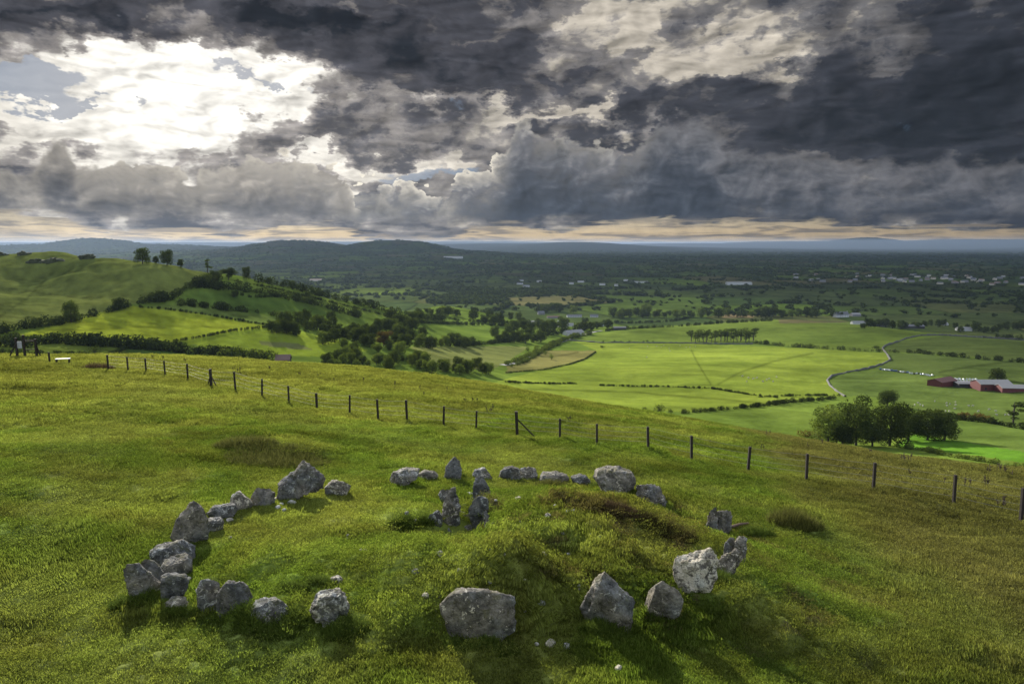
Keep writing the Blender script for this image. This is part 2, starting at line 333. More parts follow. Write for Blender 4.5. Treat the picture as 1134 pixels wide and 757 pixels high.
def base_h(x, y):
    x = np.asarray(x, float); y = np.asarray(y, float)
    r = np.hypot(x, y)
    z = rbf(x, y)
    k = sst(r, 1.0, 7.0); z = z * k + np.minimum(z, 5.4) * (1 - k) - 1.2 * np.exp(-((r - 4.4) / 1.9) ** 2)
    w = sst(np.log(r + 1), math.log(1250), math.log(2100))
    z = z * (1 - w) + PLAIN * w
    und = fbm(x, y, 420, 3, 50) * 10 * sst(r, 200, 900) + fbm(x, y, 1700, 3, 70) * 22 * sst(r, 2500, 5000) * (1 - sst(r, 9000, 14000) * 0.6)
    und = und + fbm(x, y, 60, 3, 90) * 2.2 * sst(r, 110, 300)
    und = und + (fbm(x * .6, y * 1.6, 60, 4, 93) * 13 + fbm(x, y, 16, 3, 94) * 1.6) * sst(r, 350, 440) * (1 - sst(r, 560, 700)) * sst(-x / (r + 1), 0.36, 0.44) * sst(z, -45, -20)
    z = z + und
    for bx, by, h, sx, sy, p in (FAR if r.max() > 4500 else ()):
        u = abs((x * by - y * bx) / math.hypot(bx, by)) / sx; v = abs((x * bx + y * by) / math.hypot(bx, by) - math.hypot(bx, by)) / sy
        z = np.maximum(z, PLAIN + h * np.exp(-(u ** p) * 0.5 - (v ** 2) * 0.5) * (1 + fbm(x, y, 500, 4, 31) * 0.10)) if h > 0 else z
    for bx, by, rx, ry, h, rot in SITE:
        m = (abs(x - bx) < 3.5 * rx) & (abs(y - by) < 3.5 * ry)
        if m.any(): z = z + np.where(m, h * np.exp(-((x - bx) / rx) ** 2 - ((y - by) / ry) ** 2), 0)
    return z
def raycast(px, py, n=900, t0=8.0, t1=60000.0):
    px = np.atleast_1d(np.asarray(px, float)); py = np.atleast_1d(np.asarray(py, float))
    out = np.zeros((len(px), 3)); ts = np.exp(np.linspace(math.log(t0), math.log(t1), n))
    for k in range(len(px)):
        x, y, z = unproj(px[k], py[k], 1.0); z -= CAMZ
        X, Y, Z = x * ts, y * ts, CAMZ + z * ts
        below = Z < base_h(X, Y)
        i = int(np.argmax(below)) if below.any() else n - 1
        lo, hi = ts[max(i - 1, 0)], ts[i]
        for _ in range(2):
            s = np.linspace(lo, hi, 24); b = (CAMZ + z * s) < base_h(x * s, y * s); j = int(np.argmax(b)) if b.any() else 23
            lo, hi = s[max(j - 1, 0)], s[j]
        t = (lo + hi) / 2
        out[k] = (x * t, y * t, float(base_h(np.array([x * t]), np.array([y * t]))[0]))
    return out
def on_ground(px, py, far=False): return Vector(raycast(px, py, t0=150.0 if far else 8.0)[0])
def hgt(x, y): return float(base_h(np.array([float(x)]), np.array([float(y)]))[0])
def turf(x, y):
    """small relief of grazed turf and tussocks, metres"""
    r = np.hypot(x, y)
    rough = 0.35 + 1.1 * sst(fbm(x, y, 5.0, 3, 5), -0.08, 0.2)
    cx_, cy_ = gp(560, 615, -.3); ring = np.exp(-((x - cx_) / 6.5) ** 4 - ((y - cy_) / 5.5) ** 4)
    t = (fbm(x, y, 1.2, 4, 11, 0.6) * 0.34 + np.maximum(fbm(x, y, 0.7, 3, 21), 0) * 0.22) * rough * (1 + 1.4 * ring) + fbm(x, y, 4.5, 3, 33) * 0.30 + fbm(x, y, 2.0, 3, 37) * .50 * ring
    return t * sst(r, 2, 8) * (1 - sst(r, 90, 200)) + fbm(x, y, 9, 4, 41) * 0.9 * sst(r, 90, 220) * (1 - sst(r, 600, 1200))

# ------------------------------------------------------------------ land use, in photo outlines laid on the ground
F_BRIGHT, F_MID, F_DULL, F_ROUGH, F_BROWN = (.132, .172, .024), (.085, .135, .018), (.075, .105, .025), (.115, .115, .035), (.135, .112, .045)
TRACKS = [[(766, 388), (770, 397), (777, 409), (787, 425)], [(795, 425), (820, 412), (860, 399), (900, 391)], [(560, 430), (700, 434), (860, 447)], [(70, 366), (150, 362), (260, 362)], [(0, 318), (90, 330), (200, 325)], [(60, 300), (30, 330), (0, 350)], [(1134, 398), (1080, 405), (1040, 412)], [(600, 395), (620, 394), (640, 390)]]
FIELDS = [  # polygon in the photograph, colour, nearest and farthest metres
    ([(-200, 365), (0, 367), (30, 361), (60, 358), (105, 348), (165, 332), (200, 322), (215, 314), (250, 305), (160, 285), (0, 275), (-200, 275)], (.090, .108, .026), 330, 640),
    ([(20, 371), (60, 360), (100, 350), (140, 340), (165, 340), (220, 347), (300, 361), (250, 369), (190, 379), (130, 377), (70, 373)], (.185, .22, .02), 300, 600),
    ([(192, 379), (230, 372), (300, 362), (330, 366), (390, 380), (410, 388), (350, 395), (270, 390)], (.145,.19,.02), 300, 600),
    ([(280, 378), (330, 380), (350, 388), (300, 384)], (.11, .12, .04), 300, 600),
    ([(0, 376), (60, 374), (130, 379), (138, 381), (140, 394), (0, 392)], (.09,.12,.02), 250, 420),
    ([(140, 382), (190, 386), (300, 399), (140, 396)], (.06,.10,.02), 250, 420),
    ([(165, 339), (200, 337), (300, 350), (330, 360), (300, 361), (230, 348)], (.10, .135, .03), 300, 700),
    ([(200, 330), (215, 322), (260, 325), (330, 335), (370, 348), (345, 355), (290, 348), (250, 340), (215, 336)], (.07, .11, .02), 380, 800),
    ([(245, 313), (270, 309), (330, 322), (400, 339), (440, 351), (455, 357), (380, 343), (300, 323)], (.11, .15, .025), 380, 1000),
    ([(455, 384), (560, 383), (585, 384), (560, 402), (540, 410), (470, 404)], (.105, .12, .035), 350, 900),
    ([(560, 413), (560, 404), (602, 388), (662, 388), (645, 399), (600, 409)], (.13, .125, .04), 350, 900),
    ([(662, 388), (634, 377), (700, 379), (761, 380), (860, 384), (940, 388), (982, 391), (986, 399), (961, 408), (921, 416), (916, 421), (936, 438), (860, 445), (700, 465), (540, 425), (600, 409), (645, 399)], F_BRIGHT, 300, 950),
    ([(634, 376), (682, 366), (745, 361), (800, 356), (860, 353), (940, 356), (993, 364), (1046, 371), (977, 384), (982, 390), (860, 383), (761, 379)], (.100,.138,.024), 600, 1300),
    ([(993, 378), (1046, 372), (1134, 376), (1250, 378), (1250, 405), (1134, 400), (1046, 393), (982, 389), (978, 384)], (.066,.088,.022), 400, 1100),  # right-hand fields from here kept darker, some cloud shade put into their colour
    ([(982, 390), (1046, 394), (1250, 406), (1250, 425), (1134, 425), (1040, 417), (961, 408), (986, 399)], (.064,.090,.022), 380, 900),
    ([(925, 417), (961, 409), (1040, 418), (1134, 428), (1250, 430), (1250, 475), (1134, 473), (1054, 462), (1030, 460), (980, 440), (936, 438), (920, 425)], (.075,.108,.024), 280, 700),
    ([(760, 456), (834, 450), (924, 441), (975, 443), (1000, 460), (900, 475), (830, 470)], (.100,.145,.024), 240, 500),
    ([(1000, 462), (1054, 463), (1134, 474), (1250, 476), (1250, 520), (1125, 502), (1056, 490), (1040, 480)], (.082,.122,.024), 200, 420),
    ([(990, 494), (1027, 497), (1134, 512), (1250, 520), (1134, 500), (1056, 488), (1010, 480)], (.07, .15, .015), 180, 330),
    ([(863, 358), (863, 352), (885, 350), (925, 353), (940, 357)], (.10, .09, .04), 600, 1300),
    ([(800, 352), (803, 347), (834, 347), (834, 352)], (.22, .17, .08), 1100, 2200),
]
def inpoly(px, py, poly):
    c = np.zeros(px.shape, bool); n = len(poly); j = n - 1
    for i in range(n):
        xi, yi = poly[i]; xj, yj = poly[j]
        if yi != yj: c ^= ((yi > py) != (yj > py)) & (px < (xj - xi) * (py - yi) / (yj - yi) + xi)
        j = i
    return c
# far fields: cells of an irregular grid with their own crop, hedges along the edges
def cells(x, y, size=230.0):
    wx = x + fbm(x, y, 900, 2, 301) * 260; wy = y * 0.8 + fbm(x, y, 900, 2, 302) * 260
    gx, gy = wx / size, wy / size; ix, iy = np.floor(gx), np.floor(gy)
    best = np.full(x.shape, 9e9); sec = np.full(x.shape, 9e9); idn = np.zeros(x.shape)
    for dx in (-1, 0, 1):
        for dy in (-1, 0, 1):
            cx, cy = ix + dx, iy + dy
            jx = cx + 0.15 + 0.7 * _h(cx, cy, 5); jy = cy + 0.15 + 0.7 * _h(cx, cy, 6)
            d = np.abs(gx - jx) ** 1.6 + np.abs(gy - jy) ** 1.6; hid = _h(cx, cy, 9)
            up = d < best; sec = np.where(up, best, np.minimum(sec, d)); idn = np.where(up, hid, idn); best = np.where(up, d, best)
    return idn, (sec - best) * size
PAL = np.array([(.085, .125, .022), (.07, .11, .02), (.10, .15, .022), (.06, .085, .022), (.09, .10, .03), (.115, .165, .02), (.05, .075, .02), (.13, .12, .045), (.066,.088,.022)])
def land_colour(x, y, z):
    r = np.hypot(x, y); px, py, dep = proj(x, y, z)
    idn, edge = cells(x, y)
    C = PAL[np.minimum((idn * len(PAL)).astype(int), len(PAL) - 1)].copy()
    bog = sst(fbm(x, y, 1500, 3, 401), 0.02, 0.10)[..., None]
    C = C * (1 - bog * 0.45) + np.array((.05, .055, .02)) * bog * 0.45
    C *= (1 - 0.5 * (1 - sst(edge, 2, 14)))[..., None]
    far = sst(r, 6000, 12000)[..., None]; C = C * (1 - far) + np.array((.034, .042, .026)) * far; C = C * (1 - .50 * sst(r, 1700, 3200)[..., None])  # far plain darkened with distance: cloud shade put into the land colour
    # home side of the valley
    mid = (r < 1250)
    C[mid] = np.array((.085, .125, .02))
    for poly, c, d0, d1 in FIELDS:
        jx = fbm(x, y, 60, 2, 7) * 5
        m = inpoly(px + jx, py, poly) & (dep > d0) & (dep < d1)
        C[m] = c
    v = fbm(x, y, 45, 4, 61)[..., None]; v2 = fbm(x, y, 160, 3, 62)[..., None]
    st = (fbm(x * .5 + y * .1, y * 2.2, 24, 4, 63) + .6 * fbm(x, y, 9, 3, 64))[..., None]
    for poly in TRACKS:
        td = np.full(x.shape, 99.0)
        for (ax, ay), (bx, by) in zip(poly[:-1], poly[1:]):
            t = np.clip(((px - ax) * (bx - ax) + (py - ay) * (by - ay)) / ((bx - ax) ** 2 + (by - ay) ** 2), 0, 1); td = np.minimum(td, np.hypot(px - ax - t * (bx - ax), py - ay - t * (by - ay)))
        C = C * (1 - .38 * (np.exp(-(td / 1.1) ** 2) * (r > 250) * (r < 1000))[..., None])
    fine = (fbm(x, y, 5, 3, 65) * sst(x / (r + 1), -.30, -.40) * .9)[..., None]
    C = C * (1 + 0.8 * v + 0.6 * v2 + 0.55 * st + fine) * (1 + 0.10 * np.array((1, 0, .3)) * v)
    # the hilltop: green grazed turf, olive and straw patches, brown towards the right
    near = 1 - sst(r, 95, 170)
    a = sst(fbm(x, y, 3.2, 4, 81), -0.10, 0.16)[..., None]; b = sst(fbm(x, y, 1.3, 4, 82), -0.02, 0.22)[..., None]
    N = np.array((.115, .165, .030)) * (1 - a) + np.array((.185, .215, .052)) * a
    N = N * (1 - 0.30 * b) + np.array((.150, .128, .035)) * b * 0.30
    br = sst(x - 0.22 * y + fbm(x, y, 4, 3, 83) * 5, 4.5, 10)[..., None]
    N = N * (1 - 0.8 * br) + np.array((.135, .122, .052)) * 0.8 * br
    bf = sst(py + fbm(x, y, 6, 3, 84) * 30, 480, 420)[..., None] * (r > 36)[..., None]   # long grass beyond the fence
    N = N * (1 - 0.75 * bf) + np.array((.170, .172, .046)) * 0.75 * bf
    mx, my = gp(690, 590, -.5); mo = np.exp(-((x - mx) / 2.6) ** 2 - ((y - my) / 2.0) ** 2)[..., None]
    N = N * (1 - 0.55 * mo) + np.array((.115, .095, .03)) * 0.55 * mo
    hx, hy = gp(755, 570, -1.1); he = (np.exp(-((x - hx) / 2.2) ** 2 - ((y - hy) / 1.1) ** 2) * sst(fbm(x, y, .8, 3, 85), -.1, .1))[..., None]
    N = N * (1 - 0.6 * he) + np.array((.17, .085, .03)) * 0.6 * he
    # worn path crossing behind the ring towards the gate
    pd = np.full(x.shape, 99.0)
    for i in range(len(PATH) - 1):
        (ax, ay), (bx, by) = PATH[i], PATH[i + 1]; t = np.clip(((x - ax) * (bx - ax) + (y - ay) * (by - ay)) / ((bx - ax) ** 2 + (by - ay) ** 2), 0, 1)
        pd = np.minimum(pd, np.hypot(x - ax - t * (bx - ax), y - ay - t * (by - ay)))
    for (ax, ay), (bx, by) in zip(PATH2[:-1], PATH2[1:]):
        t = np.clip(((x - ax) * (bx - ax) + (y - ay) * (by - ay)) / ((bx - ax) ** 2 + (by - ay) ** 2), 0, 1)
        pd = np.minimum(pd, np.hypot(x - ax - t * (bx - ax), y - ay - t * (by - ay)) * .8)
    pw = (np.exp(-((pd + fbm(x, y, 2.5, 3, 95) * 1.6) / 1.2) ** 2) * (0.6 + fbm(x, y, 1.0, 3, 86)))[..., None]
    N = N * (1 - 0.65 * pw) + np.array((.165, .185, .06)) * 0.65 * pw
    N = N * (1 + 0.55 * fbm(x, y, 0.5, 3, 87) + 0.9 * fbm(x * .55 + y * .25, y * 1.5, 2.4, 4, 88) + .6 * fbm(x * .4, y, 7, 3, 89))[..., None]
    ea = sst(fbm(x, y, .55, 3, 90) + .25 * mo[..., 0], .17, .26)[..., None] * sst(np.hypot(x - mx, y - my), 9, 5)[..., None]; N = N * (1 - .75 * ea) + np.array((.095, .072, .042)) * .75 * ea
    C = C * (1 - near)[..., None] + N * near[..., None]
    return np.clip(C, 0.008, 1)
PATH2 = [gp(px, py, z) for px, py, z in [(170, 432, -3), (120, 470, -1.6), (70, 530, -.2), (40, 600, .3), (60, 680, .3), (150, 745, .2), (330, 757, .1)]]
PATH = [gp(px, py, z) for px, py, z in [(50, 405, -4.6), (150, 425, -3.4), (260, 455, -2.4), (400, 483, -1.9), (560, 508, -1.9), (760, 540, -2.2), (900, 590, -2.1), (1000, 640, -2.0), (1134, 720, -1.6)]]

def mesh_from(name, V, F, mat=None, smooth=True):
    me = bpy.data.meshes.new(name); V = np.asarray(V, np.float32); F = np.asarray(F, np.int32)
    me.vertices.add(len(V)); me.vertices.foreach_set('co', V.ravel())
    k = F.shape[1]; me.loops.add(F.size); me.loops.foreach_set('vertex_index', F.ravel())
    me.polygons.add(len(F)); me.polygons.foreach_set('loop_start', np.arange(0, F.size, k, dtype=np.int32))
    if smooth: me.polygons.foreach_set('use_smooth', np.ones(len(F), bool))
    me.update(calc_edges=True)
    if mat: me.materials.append(mat)
    return me
def put(name, me, parent=None, kind=None, label=None, cat=None, group=None):
    o = bpy.data.objects.new(name, me); COL.objects.link(o)
    if parent: o.parent = parent
    tag(o, label, cat, group, kind)
    return o
def tag(o, label=None, cat=None, group=None, kind=None):
    if label: o['label'] = label
    if cat: o['category'] = cat
    if group: o['group'] = group
    if kind: o['kind'] = kind
    return o
def root(name, loc, label, cat, group=None, rz=0.0):
    o = bpy.data.objects.new(name, None); COL.objects.link(o); o.location = loc; o.rotation_euler = (0, 0, rz); o.empty_display_size = 0.3
    return tag(o, label, cat, group)
def dup(o, loc, rz=0.0, label=None, sc=None):
    c = o.copy(); COL.objects.link(c); c.location = loc; c.rotation_euler = (0, 0, rz)
    if sc: c.scale = sc
    if label: c['label'] = label
    for ch in list(o.children):
        k = ch.copy(); COL.objects.link(k); k.parent = c
        for g2 in list(ch.children):
            q = g2.copy(); COL.objects.link(q); q.parent = k
    return c

# ------------------------------------------------------------------ materials
def new_mat(name):
    m = bpy.data.materials.new(name); m.use_nodes = True; t = m.node_tree; t.nodes.clear(); g = G(t)
    out = g.new('ShaderNodeOutputMaterial'); return m, g, out
def simple_mat(name, c, rough=0.8, var=0.25, scale=3.0, metallic=0.0, bump=0.0):
    m, g, out = new_mat(name)
    tc = g.new('ShaderNodeTexCoord'); n = g.noise(g.sock(tc, 3), scale, 4, 0.6)
    col = g.vm('SCALE', g.xyz(*c), n * (2 * var) + (1 - var))
    b = g.new('ShaderNodeBsdfPrincipled'); g.put(b.inputs['Base Color'], col); b.inputs['Roughness'].default_value = rough; b.inputs['Metallic'].default_value = metallic
    if bump:
        bp = g.new('ShaderNodeBump'); bp.inputs['Strength'].default_value = bump; g.put(bp.inputs['Height'], n); g.t.links.new(bp.outputs[0], b.inputs['Normal'])
    g.t.links.new(b.outputs[0], out.inputs[0]); return m
def ground_mat():
    m, g, out = new_mat('grassland')
    at = g.new('ShaderNodeAttribute', attribute_name='land'); geo = g.new('ShaderNodeNewGeometry')
    pos = g.sock(geo, 0)
    n1 = g.noise(pos, 9.0, 4, 0.65); n2 = g.noise(pos, 0.22, 5, 0.6); n3 = g.noise(pos, 1.2, 4, 0.6)
    col = g.vm('SCALE', E(g, at.outputs[0]), (n1 * 0.7 + 0.65) * (n2 * 0.5 + 0.75) * (n3 * 0.5 + 0.75))
    d = g.new('ShaderNodeBsdfPrincipled'); g.put(d.inputs['Base Color'], col); d.inputs['Roughness'].default_value = 0.85; d.inputs['Specular IOR Level'].default_value = 0.0
    bp = g.new('ShaderNodeBump'); bp.inputs['Strength'].default_value = 0.7; bp.inputs['Distance'].default_value = 1.0
    g.put(bp.inputs['Height'], n1 * 0.02 + n3 * 0.15 + n2 * 0.9); g.t.links.new(bp.outputs[0], d.inputs['Normal'])
    g.t.links.new(d.outputs[0], out.inputs[0]); return m

# ------------------------------------------------------------------ the ground, one sheet to the horizon
GRID = {}
def build_ground():
    az = np.concatenate([np.linspace(-180, -60, 60, endpoint=False), np.linspace(-60, -44, 50, endpoint=False), np.arange(-44, 44, 0.085), np.linspace(44, 60, 50, endpoint=False), np.linspace(60, 180, 61)])
    az = np.radians(az)
    rr = np.concatenate([[0.5, 1.5, 3, 4.5, 6, 7.5, 9], np.exp(np.arange(math.log(10), math.log(60), 0.0045)), np.exp(np.arange(math.log(60), math.log(3000), 0.0085)), np.exp(np.arange(math.log(3000), math.log(90000), 0.012))])
    A, RR = np.meshgrid(az, rr); X = np.sin(A) * RR; Y = np.cos(A) * RR
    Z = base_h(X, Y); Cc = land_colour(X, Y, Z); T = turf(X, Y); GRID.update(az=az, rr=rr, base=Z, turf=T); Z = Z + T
    nr, na = X.shape; V = np.stack([X, Y, Z], -1).reshape(-1, 3)
    i = np.arange(nr - 1)[:, None] * na + np.arange(na - 1)[None]
    F = np.stack([i, i + 1, i + na + 1, i + na], -1).reshape(-1, 4)[:, ::-1]
    c = np.array([[0, 0, float(V[:na, 2].mean())]]); V = np.vstack([V, c]); 
    me = mesh_from('terrain', V, F, ground_mat())
    a = me.color_attributes.new('land', 'FLOAT_COLOR', 'POINT')
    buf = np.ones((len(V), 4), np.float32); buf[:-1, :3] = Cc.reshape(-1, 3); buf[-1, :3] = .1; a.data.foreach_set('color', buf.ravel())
    put('terrain', me, kind='structure'); return me
build_ground()
def grid_lookup(key):
    Zg = GRID[key]; az = GRID['az']; rr = GRID['rr']
    def f(x, y):
        x = np.asarray(x, float); y = np.asarray(y, float); a = np.arctan2(x, y); r = np.clip(np.hypot(x, y), rr[0], rr[-1] * .999)
        i = np.clip(np.searchsorted(rr, r) - 1, 0, len(rr) - 2); j = np.clip(np.searchsorted(az, a) - 1, 0, len(az) - 2)
        u = (r - rr[i]) / (rr[i + 1] - rr[i]); v = (a - az[j]) / (az[j + 1] - az[j])
        return (Zg[i, j] * (1 - v) + Zg[i, j + 1] * v) * (1 - u) + (Zg[i + 1, j] * (1 - v) + Zg[i + 1, j + 1] * v) * u
    return f
base_h, turf = grid_lookup('base'), grid_lookup('turf')     # from here on heights are read off the finished sheet

# ------------------------------------------------------------------ haze
def build_haze():
    bm = bmesh.new(); bmesh.ops.create_cube(bm, size=1.0)
    me = bpy.data.meshes.new('haze'); bm.to_mesh(me); bm.free()
    m, g, out = new_mat('air'); v = g.new('ShaderNodeVolumePrincipled')
    g.put(v.inputs['Color'], (0.30, 0.40, 0.58)); v.inputs['Density'].default_value = HAZE; v.inputs['Anisotropy'].default_value = 0.2
    g.t.links.new(v.outputs[0], out.inputs[1]); me.materials.append(m)
    lo, hi = -260.0, 130.0
    o = put('haze', me, kind='stuff'); o.location = (0, 0, (lo + hi) / 2); o.scale = (190000, 190000, hi - lo)
HAZE = 3.8e-5
build_haze()

# ------------------------------------------------------------------ rock
def rock_mat():
    m, g, out = new_mat('weathered_stone')
    tc = g.new('ShaderNodeTexCoord'); oi = g.new('ShaderNodeObjectInfo')
    geo = g.new('ShaderNodeNewGeometry'); p = g.sock(geo, 0)
    n1 = g.noise(p, 3.5, 6, 0.65, 0.4); n2 = g.noise(p, 16.0, 5, 0.65); n3 = g.noise(p, 60.0, 3, 0.6)
    col = g.mixc(g.sstep(n1, 0.35, 0.68), (0.070, 0.072, 0.072), (0.235, 0.238, 0.235))
    col = g.mixc(g.sstep(n2, 0.50, 0.75) * 0.6, col, (0.22, 0.23, 0.235))
    col = g.mixc(g.sstep(n2, 0.48, 0.30) * 0.75, col, (0.028, 0.028, 0.028))
    at = g.new('ShaderNodeAttribute', attribute_name='lichen', attribute_type='OBJECT')
    li = g.noise(p, 6.5, 5, 0.7, 0.6); li2 = g.noise(p, 26.0, 3, 0.6)
    th = 0.600 - E(g, at.outputs[2]) * 0.13
    k = g.sstep(li * 0.75 + li2 * 0.25, th, th + 0.035)
    col = g.mixc(k * 0.85, col, (0.52, 0.53, 0.51))
    mo = g.noise(p, 5.0, 4, 0.6); up = g.new('ShaderNodeSeparateXYZ'); g.put(up.inputs[0], g.sock(geo, 1))
    col = g.mixc(g.sstep(mo + g.sock(up, 2) * 0.12, 0.60, 0.70) * 0.55, col, (0.075, 0.080, 0.028))
    rnd = E(g, oi.outputs['Random'])
    col = g.mixc(g.sstep(g.noise(p, 1.8, 3, 0.5) + rnd * 0.3, 0.52, 0.80) * 0.55, col, g.vm('MULTIPLY', col, (1.25, 1.02, 0.72)))
    bed = g.noise(g.vm('MULTIPLY', g.sock(tc, 3), (1.2, 1.2, 9.0)), 1.0, 4, 0.6, 0.5)
    col = g.vm('SCALE', col, (n3 * 0.6 + 0.7) * (rnd * 0.5 + 0.78) * (1.0 - g.sstep(bed, 0.56, 0.66) * 0.35))
    b = g.new('ShaderNodeBsdfPrincipled'); g.put(b.inputs['Base Color'], col); b.inputs['Roughness'].default_value = 0.82; b.inputs['Specular IOR Level'].default_value = 0.3
    bp = g.new('ShaderNodeBump'); bp.inputs['Strength'].default_value = 0.85; bp.inputs['Distance'].default_value = 0.2
    g.put(bp.inputs['Height'], n1 * 0.5 + n2 * 0.45 + n3 * 0.12); g.t.links.new(bp.outputs[0], b.inputs['Normal'])
    g.t.links.new(b.outputs[0], out.inputs[0]); return m
ROCK = rock_mat()
def noise3(P, scale, seed):
    from mathutils import noise as mn
    off = Vector((seed * 3.1, seed * 1.7, seed * 2.3))
    return np.array([mn.fractal(Vector(p) / scale + off, 0.8, 2.1, 4) for p in P])
_ico = {}
def ico(sub):
    if sub not in _ico:
        bm = bmesh.new(); bmesh.ops.create_icosphere(bm, subdivisions=sub, radius=1.0)
        V = np.array([v.co[:] for v in bm.verts]); F = np.array([[v.index for v in f.verts] for f in bm.faces]); bm.free(); _ico[sub] = (V, F)
    return _ico[sub]
def rock_mesh(name, outline, thick, seed, sub=5, rough=0.06, cuts=7, lean=0.0):
    """a boulder whose broad face has the given outline (x, z in metres); thick = front to back, rounded and chipped"""
    V, F = ico(sub); P = np.array(outline, float); c = P.mean(0); Q = P - c
    th = np.arctan2(V[:, 2], V[:, 0]); n = len(Q); Rr = np.zeros(len(V))
    dx, dz = np.cos(th), np.sin(th)
    for i in range(n):
        a, b = Q[i], Q[(i + 1) % n]; e = b - a
        den = dx * e[1] - dz * e[0]; den = np.where(abs(den) < 1e-9, 1e-9, den)
        t = (a[0] * e[1] - a[1] * e[0]) / den; s = np.where(abs(e[0]) > abs(e[1]), (t * dx - a[0]) / (e[0] if abs(e[0]) > 1e-9 else 1e-9), (t * dz - a[1]) / (e[1] if abs(e[1]) > 1e-9 else 1e-9))
        Rr = np.where((t > 0) & (s >= -1e-6) & (s <= 1 + 1e-6), np.maximum(Rr, t), Rr)
    Rr = np.where(Rr <= 0, np.abs(Q).mean(), Rr)
    rho = np.hypot(V[:, 0], V[:, 2]); f = rho ** 0.48
    size = np.abs(Q).max()
    X = dx * Rr * f; Z = dz * Rr * f; Yy = np.sign(V[:, 1]) * np.abs(V[:, 1]) ** 0.62 * thick / 2
    W = np.stack([X, Yy, Z], 1)
    rg = np.random.default_rng(seed)
    for k in range(cuts):                       # chipped planes
        d = rg.normal(size=3); d[1] *= 3.2; d /= np.linalg.norm(d); s = W @ d; lim = s.max() * rg.uniform(0.62, 0.88)
        W = W - np.outer(np.maximum(s - lim, 0) * 0.95, d)
    nz = noise3(W, size * 0.55, seed); nz2 = noise3(W, size * 0.16, seed + 50)
    nz3 = noise3(W * np.array([1, 1, .45]), size * 0.30, seed + 90)
    W = W * (1 + (nz * rough * 1.0)[:, None]) + V * ((nz2 * rough * 0.40 - np.maximum(np.abs(nz3) * 0.9 - .15, -.1) * rough * 0.9) * size)[:, None]
    W[:, 1] += W[:, 2] * lean
    W[:, 0] += c[0]; W[:, 2] += c[1]
    return mesh_from(name, W, F, ROCK)
def stone(pts, sx, sy, ox, oy, label, thick=0.6, seed=1, lichen=0.3, name='kerbstone', group=None, base=None, rough=0.075, cuts=14, lean=0.06, cat='standing stone', sub=5):
    """pts: outline in an enlarged view of the photo; ox, oy, s: where that view sits"""
    pp = [(ox + x / sx, oy + y / sy) for x, y in pts]
    by = max(y for _, y in pp); cx_ = sum(x for x, _ in pp) / len(pp)
    low = [x for x, y in pp if y > by - 0.3 * (by - min(q for _, q in pp))]; bx = (min(low) + max(low)) / 2
    yb = (by if base is None else base) - 1.0
    g0 = on_ground(bx, yb); dep = float(proj(np.array([g0.x]), np.array([g0.y]), np.array([g0.z]))[2]); k = dep / FPX
    ct = math.cos(PITCH + math.atan((yb - CY) / FPX))
    w = (max(x for x, _ in pp) - min(x for x, _ in pp)) * k; T = max(0.12, w * thick)
    az = math.atan2(g0.x, g0.y)
    # what is seen of the top face is part of the outline's height
    k *= 1.08 if name == 'kerbstone' else 1.28
    out = [((x - bx) * k, (yb - y) * k / ct * (1 - 0.10 * thick)) for x, y in pp]
    out = [(x, z if z > 0.10 else z - 0.28) for x, z in out]
    me = rock_mesh(name, out, T, seed, rough=rough, cuts=cuts, lean=lean, sub=sub)
    o = put(name, me, label=label, cat=cat, group=group)
    o.location = (g0.x + math.sin(az) * T * 0.42, g0.y + math.cos(az) * T * 0.42, g0.z + max(-.05, min(.12 if name == 'kerbstone' else .0, float(turf(np.array([g0.x]), np.array([g0.y]))[0])))); o.rotation_euler = (0, 0, -az)
    o['lichen'] = float(lichen)
    return o
Z6 = (2.947, 2.947, 100, 500); Z7 = (2.984, 2.984, 380, 490); Z8 = (3.49, 3.49, 620, 540)
KG = 'kerbstones in a ring round the low grassy mound'
